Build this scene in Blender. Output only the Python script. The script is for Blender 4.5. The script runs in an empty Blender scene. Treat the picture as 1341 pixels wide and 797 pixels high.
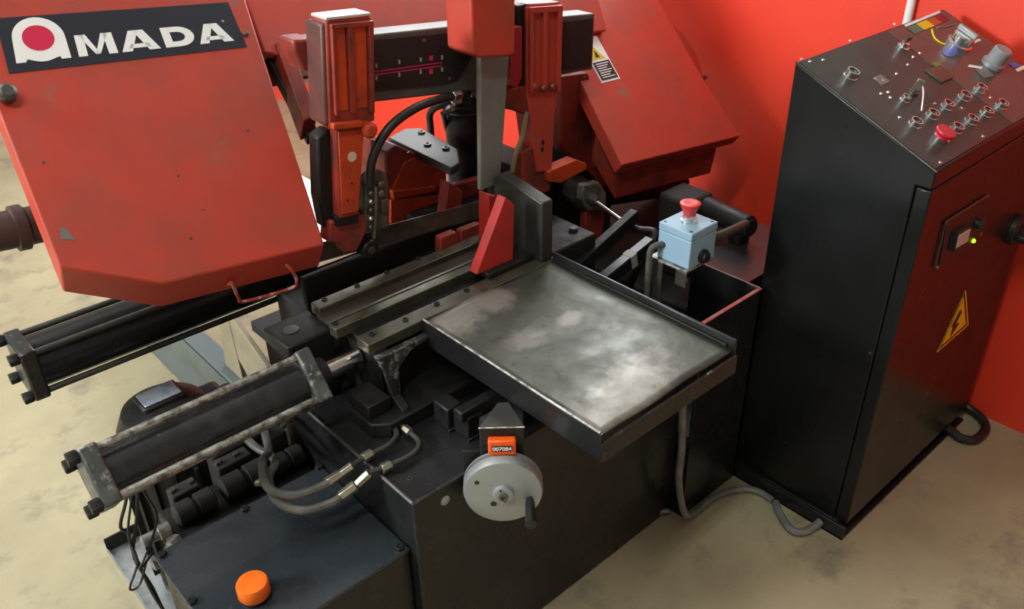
import bpy, bmesh, math, random
from mathutils import Vector, Matrix
random.seed(7)
R = math.radians
SC = bpy.context.scene
COL = SC.collection
V = Vector

# ------------------------------------------------------------------ camera
YAW, PITCH, ROLL, FPX, CAMH = R(41.5), R(31.36), R(1.14), 1125.0, 1.376
FWD = V((math.sin(YAW)*math.cos(PITCH), math.cos(YAW)*math.cos(PITCH), -math.sin(PITCH)))
_r0 = V((math.cos(YAW), -math.sin(YAW), 0)); _d0 = FWD.cross(_r0)
RGT = _r0*math.cos(ROLL) + _d0*math.sin(ROLL)
DWN = -_r0*math.sin(ROLL) + _d0*math.cos(ROLL)
CAM = V((0, 0, CAMH))
cd = bpy.data.cameras.new('camera'); cam = bpy.data.objects.new('camera', cd); COL.objects.link(cam)
cd.sensor_fit = 'HORIZONTAL'; cd.sensor_width = 36; cd.lens = FPX/1341*36; cd.clip_start = .02
m3 = Matrix((RGT, -DWN, -FWD)).transposed()
cam.matrix_world = Matrix.Translation(CAM) @ m3.to_4x4()
SC.camera = cam

# ------------------------------------------------------------------ world, lights, exposure
w = bpy.data.worlds.new('world'); SC.world = w; w.use_nodes = True
w.node_tree.nodes['Background'].inputs[0].default_value = (.75, .85, 1, 1)
w.node_tree.nodes['Background'].inputs[1].default_value = .05
SC.view_settings.view_transform = 'Standard'; SC.view_settings.look = 'None'
SC.view_settings.exposure = 0.0; SC.view_settings.gamma = 1; SC.view_settings.use_curve_mapping = False

def area(name, loc, sx, sy, power, color, rot=(0, 0, 0)):
    l = bpy.data.lights.new(name, 'AREA'); l.shape = 'RECTANGLE'; l.size = sx; l.size_y = sy
    l.energy = power; l.color = color
    o = bpy.data.objects.new(name, l); o.location = loc; o.rotation_euler = rot; COL.objects.link(o)
    return o
CEIL = 3.1
LIGHTS = [(-.35, 3.0, 1.2, .14, 18), (-.7, .1, 1.2, .14, 33), (-2.0, 1.4, .14, 1.2, 9)]
for i, (lx, ly, sx, sy, pw) in enumerate(LIGHTS):
    area('ceiling_lamp_light', (lx, ly, CEIL-.115), sx, sy, pw, (.97, 1, .88))

# daylight through the window in the left wall
WIN = (2.0, 2.9, 1.95, 2.75)      # y0, y1, z0, z1
area('window_daylight', (-3.02, (WIN[0]+WIN[1])/2, (WIN[2]+WIN[3])/2), WIN[3]-WIN[2]-.06, WIN[1]-WIN[0]-.06, 230, (.93, .97, 1), (0, R(-90), 0))

# daylight through the window high in the red wall, behind the saw head
WIN2 = (1.45, 3.35, 1.15, 2.5)
area('window_daylight', (2.04, (WIN2[0]+WIN2[1])/2, (WIN2[2]+WIN2[3])/2), WIN2[3]-WIN2[2]-.06, WIN2[1]-WIN2[0]-.06, 75, (.95, .98, 1), (0, R(90), 0))

# ------------------------------------------------------------------ pixel helpers (image taken as 1341 x 797)
def ray(x, y): return FWD + RGT*((x-670.5)/FPX) + DWN*((y-398.5)/FPX)
def Pz(x, y, z): v = ray(x, y); return CAM + v*((z-CAM.z)/v.z)
def Px(x, y, X): v = ray(x, y); return CAM + v*((X-CAM.x)/v.x)
def Py(x, y, Y): v = ray(x, y); return CAM + v*((Y-CAM.y)/v.y)
def Pp(x, y, p0, n): v = ray(x, y); return CAM + v*((p0-CAM).dot(n)/v.dot(n))

# ------------------------------------------------------------------ materials
MATS = {}
def mat(name, col, rough=.5, metal=0., col2=None, scale=8., mix=(.45, .65), bump=0., bscale=60., rvar=0.,
        col3=None, scale3=40., mix3=(.62, .7), spec=.5, coat=0., emit=None, estr=0.):
    if name in MATS: return MATS[name]
    m = bpy.data.materials.new(name); m.use_nodes = True; MATS[name] = m
    nt = m.node_tree; b = nt.nodes['Principled BSDF']; L = nt.links
    def n4(c): return (c[0], c[1], c[2], 1)
    b.inputs['Base Color'].default_value = n4(col); b.inputs['Roughness'].default_value = rough
    b.inputs['Metallic'].default_value = metal; b.inputs['Specular IOR Level'].default_value = spec
    if coat: b.inputs['Coat Weight'].default_value = coat; b.inputs['Coat Roughness'].default_value = .12
    if emit: b.inputs['Emission Color'].default_value = n4(emit); b.inputs['Emission Strength'].default_value = estr
    if not (col2 or bump or rvar): return m
    g = nt.nodes.new('ShaderNodeNewGeometry')
    def noise(sc, det=6, ro=.6):
        n = nt.nodes.new('ShaderNodeTexNoise'); n.inputs['Scale'].default_value = sc
        n.inputs['Detail'].default_value = det; n.inputs['Roughness'].default_value = ro
        L.new(g.outputs['Position'], n.inputs['Vector']); return n
    def ramp(src, a, c):
        r = nt.nodes.new('ShaderNodeMapRange'); r.inputs[1].default_value = a; r.inputs[2].default_value = c
        L.new(src, r.inputs[0]); return r.outputs[0]
    out = None
    if col2:
        f = ramp(noise(scale).outputs[0], *mix)
        mx = nt.nodes.new('ShaderNodeMix'); mx.data_type = 'RGBA'
        mx.inputs['A'].default_value = n4(col); mx.inputs['B'].default_value = n4(col2); L.new(f, mx.inputs['Factor'])
        out = mx.outputs['Result']
        if col3:
            f = ramp(noise(scale3, 8, .7).outputs[0], *mix3)
            m2 = nt.nodes.new('ShaderNodeMix'); m2.data_type = 'RGBA'; L.new(out, m2.inputs['A'])
            m2.inputs['B'].default_value = n4(col3); L.new(f, m2.inputs['Factor']); out = m2.outputs['Result']
        L.new(out, b.inputs['Base Color'])
    if rvar:
        r = nt.nodes.new('ShaderNodeMapRange'); r.inputs[1].default_value = .3; r.inputs[2].default_value = .7
        r.inputs[3].default_value = max(.05, rough-rvar); r.inputs[4].default_value = min(1, rough+rvar)
        L.new(noise(scale*1.7).outputs[0], r.inputs[0]); L.new(r.outputs[0], b.inputs['Roughness'])
    if bump:
        bp = nt.nodes.new('ShaderNodeBump'); bp.inputs['Strength'].default_value = bump; bp.inputs['Distance'].default_value = .002
        L.new(noise(bscale).outputs[0], bp.inputs['Height']); L.new(bp.outputs[0], b.inputs['Normal'])
    return m
RED = mat('red_paint', (.50, .048, .026), .46, col2=(.37, .055, .036), scale=7, mix=(.42, .68), rvar=.1, col3=(.27, .11, .085), scale3=11, mix3=(.6, .72), bump=.05)
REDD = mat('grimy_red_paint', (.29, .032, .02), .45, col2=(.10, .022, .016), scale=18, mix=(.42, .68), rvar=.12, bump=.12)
ORNG = mat('oily_orange_red_paint', (.50, .052, .012), .35, col2=(.3, .04, .015), scale=25, mix=(.45, .7), rvar=.1)
BLK = mat('black_gloss_paint', (.011, .011, .012), .27, col2=(.018, .018, .019), scale=6, rvar=.08, bump=.04, bscale=30, spec=.38)
CABB = mat('cabinet_black_paint', (.006, .007, .007), .30, col2=(.009, .0095, .0095), scale=5, rvar=.05, bump=.03, bscale=90, spec=.32)
CONS = mat('console_black_panel', (.03, .03, .028), .40, col2=(.042, .041, .038), scale=10, rvar=.06)
GRIME = mat('greasy_black_metal', (.008, .008, .008), .5, col2=(.022, .020, .017), scale=22, mix=(.5, .75), rvar=.15, bump=.25, spec=.32)
CHIP = mat('chipped_black_paint', (.018, .018, .018), .34, col2=(.028, .028, .03), scale=20, rvar=.12, col3=(.36, .35, .33), scale3=70, mix3=(.60, .66), bump=.15)
WORN = mat('worn_bright_steel', (.42, .41, .38), .42, .6, col2=(.10, .095, .085), scale=60, mix=(.42, .6), rvar=.12, bump=.2)
STEEL = mat('oily_steel', (.22, .21, .19), .38, .85, col2=(.1, .09, .075), scale=14, mix=(.4, .7), rvar=.1, bump=.1)
RAILM = mat('oily_olive_steel_rail', (.145, .135, .095), .34, .7, col2=(.075, .068, .05), scale=20, mix=(.4, .7), rvar=.1)
PLATE = mat('dull_dark_steel', (.055, .055, .05), .4, .55, col2=(.095, .092, .08), scale=12, mix=(.4, .7), rvar=.1)
GRYARM = mat('grey_steel_arm', (.21, .205, .185), .42, .2, col2=(.15, .145, .13), scale=9, mix=(.4, .7))
CHROME = mat('chrome', (.75, .74, .72), .2, 1.)
ALU = mat('brushed_aluminium', (.36, .38, .39), .42, .55, col2=(.32, .34, .35), scale=9)
RUB = mat('black_rubber', (.012, .012, .012), .45)
HOSE = mat('dusty_rubber_hose', (.06, .06, .055), .5, col2=(.11, .105, .09), scale=30)
COND = mat('grey_flexible_conduit', (.15, .155, .15), .5, col2=(.23, .23, .22), scale=40)
BRASS = mat('fitting_zinc', (.42, .39, .30), .35, .9)
ESB = mat('pale_blue_plastic', (.27, .42, .54), .42, col2=(.25, .39, .50), scale=14)
ESR = mat('red_mushroom_plastic', (.60, .035, .03), .38)
CAPO = mat('orange_plastic', (.86, .16, .005), .42, col2=(.74, .12, .004), scale=40)
ORP = mat('orange_counter_plastic', (.88, .10, .006), .35)
WHT = mat('white_print', (.86, .86, .86), .5)
WHTP = mat('white_plastic', (.82, .82, .80), .45)
NAVY = mat('dark_blue_print', (.012, .014, .026), .4)
CRIM = mat('crimson_print', (.62, .01, .06), .45)
PINK = mat('pink_print', (.55, .02, .10), .5)
YEL = mat('yellow_print', (.80, .55, .01), .45)
BPR = mat('black_print', (.012, .012, .012), .5)
GRN = mat('green_print', (.06, .16, .11), .5)
BLUE = mat('blue_print', (.08, .12, .5), .4)
GREYP = mat('grey_plastic', (.24, .25, .26), .4)
LED = mat('green_led', (.3, .9, .02), .4, emit=(.35, 1, .02), estr=2.2)
CREAM = mat('cream_paint', (.30, .26, .17), .6, col2=(.22, .19, .13), scale=10)
BGREY = mat('blue_grey_steel', (.13, .165, .175), .4, .3, col2=(.1, .12, .125), scale=12)
TRAYM = mat('scuffed_tray_steel_glare', (.072, .075, .056), .40, .3, col2=(.046, .048, .036), scale=9, mix=(.38, .66), rvar=.13, col3=(.022, .02, .016), scale3=30, mix3=(.55, .70), bump=.35, bscale=55)
def paint_glare(m, spots, colour):
    """pools of reflected light painted into the base colour: spots (x, y, rx, ry, turn) in metres on the tray"""
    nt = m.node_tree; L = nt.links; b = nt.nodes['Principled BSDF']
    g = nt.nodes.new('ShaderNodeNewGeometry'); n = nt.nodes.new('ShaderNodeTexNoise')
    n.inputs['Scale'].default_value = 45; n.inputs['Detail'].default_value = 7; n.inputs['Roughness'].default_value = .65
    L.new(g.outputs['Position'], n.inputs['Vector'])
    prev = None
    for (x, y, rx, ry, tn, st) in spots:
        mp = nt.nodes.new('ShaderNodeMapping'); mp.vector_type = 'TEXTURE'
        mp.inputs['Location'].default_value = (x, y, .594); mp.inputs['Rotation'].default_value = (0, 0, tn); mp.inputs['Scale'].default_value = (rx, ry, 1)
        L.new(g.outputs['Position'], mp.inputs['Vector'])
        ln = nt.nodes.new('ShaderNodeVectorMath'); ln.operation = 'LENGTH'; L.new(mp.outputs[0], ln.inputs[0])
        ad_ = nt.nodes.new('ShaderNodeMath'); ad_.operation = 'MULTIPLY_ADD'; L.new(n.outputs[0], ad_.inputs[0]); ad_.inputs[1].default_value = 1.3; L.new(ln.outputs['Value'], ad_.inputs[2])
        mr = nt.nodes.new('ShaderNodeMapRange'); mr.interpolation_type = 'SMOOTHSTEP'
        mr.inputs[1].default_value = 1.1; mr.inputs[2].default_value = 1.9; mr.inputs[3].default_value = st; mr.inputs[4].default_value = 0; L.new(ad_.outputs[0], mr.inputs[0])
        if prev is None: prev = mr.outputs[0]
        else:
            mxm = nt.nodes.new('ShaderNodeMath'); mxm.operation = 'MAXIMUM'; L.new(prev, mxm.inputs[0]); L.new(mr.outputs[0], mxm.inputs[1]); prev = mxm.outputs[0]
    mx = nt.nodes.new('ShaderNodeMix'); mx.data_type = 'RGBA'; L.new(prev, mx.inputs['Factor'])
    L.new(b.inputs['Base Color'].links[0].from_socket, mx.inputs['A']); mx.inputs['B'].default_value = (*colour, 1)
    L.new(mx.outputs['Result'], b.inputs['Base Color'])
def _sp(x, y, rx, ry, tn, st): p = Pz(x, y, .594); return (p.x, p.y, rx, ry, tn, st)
paint_glare(TRAYM, [_sp(592, 408, .06, .085, R(-35), .5), _sp(640, 392, .05, .055, 0, .45), _sp(690, 445, .04, .03, 0, .35), _sp(745, 418, .03, .02, 0, .35), _sp(825, 510, .11, .05, R(14), .5), _sp(775, 555, .05, .05, 0, .45)], (.36, .325, .28))  # bright patches of light reflected on the tray, put into its colour
TANK = mat('tank_lid_paint', (.022, .029, .036), .27, .0, col2=(.016, .021, .026), scale=9, rvar=.08, bump=.06, bscale=35, spec=.65)
TAPE = mat('pale_tape', (.34, .33, .30), .6)
LAMP = mat('lamp_diffuser', (.9, .9, .9), .5, emit=(1, .96, .88), estr=6)

# floor and wall materials
def floor_mat():
    m = mat('concrete_floor', (.385, .335, .21), .62, col2=(.29, .25, .155), scale=2.2, mix=(.40, .66), rvar=.12, col3=(.17, .15, .11), scale3=6.5, mix3=(.53, .72), bump=.3, bscale=50)
    return m
def wall_mat():
    return mat('red_wall_paint', (.84, .052, .022), .45, col2=(.78, .046, .020), scale=3, bump=.18, bscale=9)

# ------------------------------------------------------------------ mesh builder
class MB:
    def __init__(s): s.v = []; s.f = []
    def add(s, vs, fs):
        o = len(s.v); s.v += [V(p) for p in vs]; s.f += [[i+o for i in f] for f in fs]; return s
    def box(s, a, b, M=None):
        x0, y0, z0 = (min(a[i], b[i]) for i in range(3)); x1, y1, z1 = (max(a[i], b[i]) for i in range(3))
        vs = [V(p) for p in ((x0,y0,z0),(x1,y0,z0),(x1,y1,z0),(x0,y1,z0),(x0,y0,z1),(x1,y0,z1),(x1,y1,z1),(x0,y1,z1))]
        if M: vs = [M @ p for p in vs]
        return s.add(vs, [(0,3,2,1),(4,5,6,7),(0,1,5,4),(1,2,6,5),(2,3,7,6),(3,0,4,7)])
    def prism(s, pts, vec):
        n = len(pts); vec = V(vec); pts = [V(p) for p in pts]
        return s.add(pts+[p+vec for p in pts], [list(range(n))[::-1], list(range(n, 2*n))]+[(i, (i+1) % n, n+(i+1) % n, n+i) for i in range(n)])
    def poly(s, pts): return s.add(pts, [list(range(len(pts)))])
    def rings(s, rings, cap=True):
        n = len(rings[0]); o = len(s.v); s.v += [V(p) for r in rings for p in r]
        for k in range(len(rings)-1):
            for i in range(n):
                j = (i+1) % n
                s.f.append([o+k*n+i, o+k*n+j, o+(k+1)*n+j, o+(k+1)*n+i])
        if cap: s.f.append([o+i for i in range(n)][::-1]); s.f.append([o+(len(rings)-1)*n+i for i in range(n)])
        return s
    def lathe(s, p0, ax, prof, seg=24, ph=0):
        ax = V(ax).normalized(); a = ax.orthogonal().normalized(); b = ax.cross(a); p0 = V(p0)
        return s.rings([[p0+ax*h+(a*math.cos(ph+2*math.pi*i/seg)+b*math.sin(ph+2*math.pi*i/seg))*r for i in range(seg)] for r, h in prof])
    def cyl(s, p0, p1, r, seg=20, r1=None):
        d = V(p1)-V(p0); return s.lathe(p0, d, [(r, 0), (r if r1 is None else r1, d.length)], seg)
    def hexa(s, p0, ax, r, h): return s.lathe(p0, ax, [(r*.94, 0), (r, h*.15), (r, h*.85), (r*.9, h)], 6)
    def tube(s, pts, r, seg=8, smooth=6):
        P = [V(p) for p in pts]
        if smooth and len(P) > 2:
            Q = []
            for i in range(len(P)-1):
                a, b, c, d = P[max(i-1, 0)], P[i], P[i+1], P[min(i+2, len(P)-1)]
                for k in range(smooth):
                    t = k/smooth
                    Q.append(.5*((2*b)+(c-a)*t+(2*a-5*b+4*c-d)*t*t+(3*b-a-3*c+d)*t**3))
            Q.append(P[-1]); P = Q
        T = [(P[min(i+1, len(P)-1)]-P[max(i-1, 0)]).normalized() for i in range(len(P))]
        nrm = T[0].orthogonal().normalized(); rs = []
        for i, p in enumerate(P):
            nrm = (nrm-T[i]*nrm.dot(T[i])).normalized(); b = T[i].cross(nrm)
            rs.append([p+(nrm*math.cos(2*math.pi*k/seg)+b*math.sin(2*math.pi*k/seg))*r for k in range(seg)])
        return s.rings(rs)
    def build(s, name, m, parent=None, bev=0., org=None, smooth=35, bseg=2):
        o0 = org if org is not None else (V(parent['_o']) if parent is not None and '_o' in parent else V((0, 0, 0)))
        me = bpy.data.meshes.new(name); me.from_pydata([p-o0 for p in s.v], [], s.f)
        bm = bmesh.new(); bm.from_mesh(me); bmesh.ops.recalc_face_normals(bm, faces=bm.faces); bm.to_mesh(me); bm.free()
        me.materials.append(m)
        if smooth:
            me.shade_smooth(); me.set_sharp_from_angle(angle=R(smooth))
        o = bpy.data.objects.new(name, me); COL.objects.link(o)
        if parent is not None:
            o.parent = parent; o['_o'] = tuple(o0)
        else:
            o.location = o0; o['_o'] = tuple(o0)
        if bev:
            md = o.modifiers.new('bevel', 'BEVEL'); md.width = bev; md.segments = bseg; md.limit_method = 'ANGLE'; md.angle_limit = R(40)
        return o
def inst(src, name, parent, off):
    """copy of a part moved by off (shares mesh data)"""
    o = src.copy(); o.name = name; COL.objects.link(o); o.parent = parent
    o.location = src.location + V(off); return o
def tag(o, label, cat, group=None):
    o['label'] = label; o['category'] = cat
    if group: o['group'] = group
    return o
def thing(name, loc, label, cat, group=None):
    o = bpy.data.objects.new(name, None); o.empty_display_size = .05; COL.objects.link(o); o.location = loc; o['_o'] = tuple(loc)
    return tag(o, label, cat, group)
def struct(o): o['kind'] = 'structure'; return o
def bar_px(mb, pa, pb, r): mb.cyl(pa, pb, r, 10)

X, Y, Z = V((1, 0, 0)), V((0, 1, 0)), V((0, 0, 1))
# ================================================================== the setting
WX = 1.99
struct(MB().box((-3, -2.6, -.05), (WX+.1, 6.1, 0)).build('floor', floor_mat(), smooth=0))
wr = MB()
PALE_FROM = 1.15  # unseen wall above this height is made pale to tone down red reflections
wr.box((WX, -2.6, 0), (WX+.1, 6.1, PALE_FROM))
wru = MB()
for (ya, yb, za, zb_) in ((-2.6, WIN2[0], PALE_FROM, CEIL), (WIN2[1], 6.1, PALE_FROM, CEIL), (WIN2[0], WIN2[1], WIN2[3], CEIL)): wru.box((WX, ya, za), (WX+.1, yb, zb_))
struct(wru.build('wall_right_upper', mat('pale_wall_paint', (.42, .40, .36), .7, col2=(.36, .345, .31), scale=2), smooth=0))
struct(wr.build('wall_right', wall_mat(), smooth=0))
wn2 = MB(); ym = (WIN2[0]+WIN2[1])/2
for (ya, yb, za, zb_) in ((WIN2[0], WIN2[0]+.05, WIN2[2], WIN2[3]), (WIN2[1]-.05, WIN2[1], WIN2[2], WIN2[3]), (WIN2[0], WIN2[1], WIN2[2], WIN2[2]+.05), (WIN2[0], WIN2[1], WIN2[3]-.05, WIN2[3]), (ym-.025, ym+.025, WIN2[2], WIN2[3])): wn2.box((WX+.005, ya, za), (WX+.045, yb, zb_))
struct(wn2.build('window_2', WHTP, None, .004))
PALE = mat('pale_wall_paint', (.42, .40, .36), .7, col2=(.36, .345, .31), scale=2)
struct(MB().box((-3, 6, 0), (WX, 6.1, CEIL)).build('wall_back', PALE, smooth=0))
wl = MB()
for (ya, yb, za, zb_) in ((-2.6, WIN[0], 0, CEIL), (WIN[1], 6.1, 0, CEIL), (WIN[0], WIN[1], 0, WIN[2]), (WIN[0], WIN[1], WIN[3], CEIL)): wl.box((-3.1, ya, za), (-3, yb, zb_))
struct(wl.build('wall_left', PALE, smooth=0))
wn = MB()
for (ya, yb, za, zb_) in ((WIN[0], WIN[0]+.05, WIN[2], WIN[3]), (WIN[1]-.05, WIN[1], WIN[2], WIN[3]), (WIN[0], WIN[1], WIN[2], WIN[2]+.05), (WIN[0], WIN[1], WIN[3]-.05, WIN[3])): wn.box((-3.08, ya, za), (-2.98, yb, zb_))
struct(wn.build('window_1', WHTP, None, .004))
struct(MB().box((-3, -2.7, 0), (WX, -2.6, CEIL)).build('wall_front', PALE, smooth=0))
struct(MB().box((-3.1, -2.7, CEIL), (WX+.1, 6.1, CEIL+.1)).build('ceiling', mat('white_ceiling_paint', (.55, .57, .58), .8), smooth=0))
LLAB = ['long ceiling batten lamp over the back of the saw', 'long ceiling batten lamp over the standing place before the saw', 'ceiling batten lamp set crosswise to the others']
for i, (lx, ly, sx, sy, pw) in enumerate(LIGHTS):
    t = thing('ceiling_lamp', (lx, ly, CEIL), LLAB[i], 'lamp', 'ceiling batten lamps')
    MB().box((lx-sx/2-.02, ly-sy/2-.02, CEIL-.06), (lx+sx/2+.02, ly+sy/2+.02, CEIL)).build('housing', WHTP, t, .004)
    MB().box((lx-sx/2, ly-sy/2, CEIL-.105), (lx+sx/2, ly+sy/2, CEIL-.06)).build('diffuser', LAMP, t, .01)
# white pipe on the wall behind the control cabinet
a = Px(1191, 12, WX-.012)
tag(MB().cyl((WX-.0095, a.y, .55), (WX-.0095, a.y, 2.2), .0095, 16).build('wall_pipe', WHTP, org=V((WX-.012, a.y, .55))), 'white vertical pipe fixed to the red wall behind the control cabinet', 'pipe')

# ================================================================== saw base
BX0, BX1, BY0, BY1, BZ = .508, 1.165, .806, 1.55, .456
base = thing('band_saw', (BX0, BY0, 0), 'metal cutting band saw with red sloping head on a black steel base', 'band saw')
MB().box((BX0, BY0, .0), (BX1, 1.26, BZ)).build('body', BLK, base, .004)
MB().box((.64, 1.26, .0), (BX1, BY1, .36)).build('rear_body', GRIME, base, .004)
MB().box((BX0-.001, BY0-.001, BZ-.002), (BX0+.13, BY0+.004, BZ+.0015)).build('worn_edge', CHIP, base, .0006)
MB().tube([(BX0+.002, BY0+.002, BZ), (BX0+.002, BY0+.33, BZ)], .0035, 6, 0).build('edge_strip', PLATE, base)
p = Py(583, 655, BY0); MB().lathe(p+Y*.001, -Y, [(.0085, 0), (.0085, .002), (.006, .003)], 20).build('round_plug', TAPE, base)
# feet
for fx, fy in ((1.14, .83), (1.14, 1.5), (.53, .83)):
    MB().lathe((fx, fy, 0), Z, [(.018, 0), (.018, .006), (.008, .008), (.008, .02)], 16).build('levelling_foot', STEEL, base)
p = Pz(876, 668, 0.012); MB().cyl(p-X*.0, p-X*.03+Y*.02, .009, 12).build('drain_plug', STEEL, base, .001)
# vise bed casting
RZ = .60
MB().box((.605, 1.03, BZ), (1.018, 1.203, RZ-.018)).build('vise_bed', GRIME, base, .003)
MB().box((.585, 1.135, RZ-.03), (1.0, 1.174, RZ-.010)).build('slide_way', mat('brown_oily_steel', (.06, .045, .033), .35, .4, col2=(.035, .028, .02), scale=15), base, .001)
MB().box((.58, 1.120, RZ-.012), (1.0, 1.1265, RZ+.0015)).build('slide_edge', STEEL, base, .0008)
bolt_me = None
def bolt_on(parent, p, r=.0055, h=.002, m=GRIME, ax=Z, name='bolt'):
    return MB().lathe(p-V(ax)*.001, ax, [(r, 0), (r, h+.001), (r*.62, h+.001), (r*.6, h*.3)], 12).build(name, m, parent)
for (ya, yb, x0, bl) in ((1.174, 1.203, .592, ((425,392),(467.7,374),(507,357),(548,339))), (1.097, 1.119, .577, ((439.5,424),)), (1.020, 1.055, .590, ((487,438),(531,418.6),(572,398),(611,380.6)))):
    rl = MB().box((x0, ya, RZ-.020), (1.02, yb, RZ)).build('vise_rail', RAILM, base, .0015)
    for q in bl: bolt_on(rl, Pz(q[0], q[1], RZ))
# casting yoke that holds the near cylinder
yk = []
for (yy, zz) in ((1.02, RZ-.02), (1.215, RZ-.02), (1.215, BZ), (.965, BZ), (.965, BZ+.03), (.992, BZ+.045), (1.008, BZ+.08)): yk.append((.607, yy, zz))
MB().prism(yk, X*.018).build('yoke_plate', GRIME, base, .003)
MB().prism([(.595, 1.018, RZ-.022), (.64, 1.018, RZ-.022), (.70, 1.018, RZ-.022), (.70, 1.018, RZ-.03), (.66, 1.018, RZ-.036), (.635, 1.018, RZ-.06), (.632, 1.018, BZ+.02), (.607, 1.018, BZ+.02), (.607, 1.018, RZ-.055)], Y*-.014).build('yoke_rib', mat('worn_casting_edge', (.03, .03, .03), .4, .1, col2=(.06, .06, .058), scale=30, col3=(.32, .31, .29), scale3=45, mix3=(.5, .62), bump=.2), base, .002)
MB().prism([(.55, .975, BZ), (.575, .955, BZ), (.80, .955, BZ), (.80, 1.04, BZ), (.55, 1.04, BZ)], Z*.028).build('casting_foot', GRIME, base, .003)
MB().box((.555, .985, BZ+.028), (.60, 1.05, BZ+.055)).build('cylinder_seat', GRIME, base, .003)
bolt_on(base, V((.775, .975, BZ+.028)), .010, .010, GRIME)
# blocks standing on the base top
for (x, y, s_) in ((598, 560, .03), (624, 572, .026)):
    q = Pz(x, y, BZ)
    MB().box((q.x-.016, q.y, BZ), (q.x+.016, q.y+.04, BZ+.045)).build('foot_block', GRIME, base, .003)
    MB().box((q.x-.018, q.y-.003, BZ), (q.x+.018, q.y, BZ+.006)).build('weld_bead', CHIP, base, .001)
q = Pz(611, 545, BZ+.05); MB().box((q.x-.01, q.y, BZ+.04), (q.x+.16, q.y+.02, BZ+.06)).build('cross_bar', GRIME, base, .003)
bolt_on(base, Pz(537, 627, BZ), .004, .002, PLATE)
# left bracket that carries the far vise slide
q0 = Pz(368, 405, .585); q1 = Pz(422, 400, .585)
MB().prism([(.50, 1.125, .585), (.588, 1.125, .585), (.588, 1.125, BZ), (.54, 1.125, BZ), (.528, 1.125, .54), (.51, 1.125, .555), (.50, 1.125, .56)], Y*.085).build('slide_bracket', GRIME, base, .004)
MB().lathe((.532, 1.17, .584), Z, [(.014, 0), (.014, .0025), (.009, .003)], 18).build('bracket_boss', PLATE, base)
MB().box((.62, 1.262, .36), (BX1, 1.56, .385)).build('rear_deck', mat('matt_soot_metal', (.012, .011, .010), .75), base, .003)
MB().box((.62, 1.29, .384), (.925, 1.404, .53)).build('rear_vise_bed', MATS['matt_soot_metal'], base, .004)
MB().box((.62, 1.275, .386), (.945, 1.29, Py(400, 358, 1.29).z)).build('rear_vise_bed', MATS['matt_soot_metal'], base, .004)
# sloping left frame seen below the cover
MB().box((.575, 1.255, .0), (.60, 2.3, .20)).build('frame_channel', BGREY, base, .003)
MB().box((.575, 1.27, .19), (.625, 2.3, .205)).build('frame_flange', BGREY, base, .003)
MB().prism([Px(x, y, .60) for x, y in ((287, 424), (303, 416), (352, 484), (330, 503))], X*.012).build('brace', CREAM, base, .002)
MB().prism([Px(x, y, .598) for x, y in ((285, 424), (299, 420), (318, 498), (301, 506))], X*.012).build('brace', CREAM, base, .002)

# ================================================================== vise jaws
jaw = thing('front_vise_jaw', (1.0, 1.03, RZ), 'dark steel vise jaw plate with a bright red triangular gusset beside the outfeed tray', 'vise jaw')
top = .722
MB().prism([(.985, 1.026, RZ), (.985, 1.16, RZ), (.985, 1.16, top+.01), (.985, 1.145, top+.022), (.985, 1.026, top)], X*.028).build('jaw_plate', PLATE, jaw, .003)
g = [Py(624, 360, 1.06), Py(672, 345, 1.06), Py(674, 268, 1.06), Py(662, 258, 1.06)]
MB().prism(g, Y*.022).build('gusset', mat('bright_red_paint', (.50, .028, .022), .45, col2=(.36, .03, .025), scale=20, mix=(.45, .7)), jaw, .002)
g2 = [Py(640, 255, 1.16), Py(664, 262, 1.16), Py(666, 320, 1.16), Py(640, 330, 1.16)]
g2 = [V((p_.x, p_.y, max(p_.z, RZ+.0005))) for p_ in g2]
MB().prism(g2, Y*.03).build('gusset_web', MATS['bright_red_paint'], jaw, .002)
MB().box((.87, 1.045, RZ), (1.0, 1.10, RZ+.012)).build('jaw_foot', GRIME, jaw, .002)

rj = thing('rear_vise_jaw', (.97, 1.32, RZ), 'grimy dark red vise jaw standing behind the saw blade', 'vise jaw')
for dx in (0, 1):
    yy = 1.30+.06*dx
    g = [Py(578+30*dx, 335-12*dx, yy), Py(598+30*dx, 330-12*dx, yy), Py(606+30*dx, 250, yy), Py(588+32*dx, 238, yy)]
    MB().prism(g, Y*.03).build('gusset', REDD, rj, .002)
MB().prism([Py(588, 244, 1.355), Py(634, 232, 1.355), Py(634, 320, 1.355), Py(588, 335, 1.355)], Y*.02).build('jaw_plate', REDD, rj, .003)
def down(px, yy):                                                    # outline above, legs down to the base top
    p_ = [Py(x, y, yy) for x, y in px]; return p_+[V((p_[-1].x, yy, BZ)), V((p_[0].x, yy, BZ))]
MB().prism(down(((577, 335), (577, 312), (598, 303), (607, 340)), 1.206), Y*.019).build('jaw_foot', REDD, rj, .003)
MB().prism(down(((604, 325), (604, 302), (630, 292), (626, 318)), 1.208), Y*.017).build('jaw_pad', REDD, rj, .003)
MB().box((.955, 1.222, BZ), (1.0, 1.295, .53)).build('jaw_bar', GRIME, rj, .003)
MB().box((.93, 1.292, .386), (1.12, 1.385, .60)).build('jaw_slide', GRIME, rj, .004)

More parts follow.
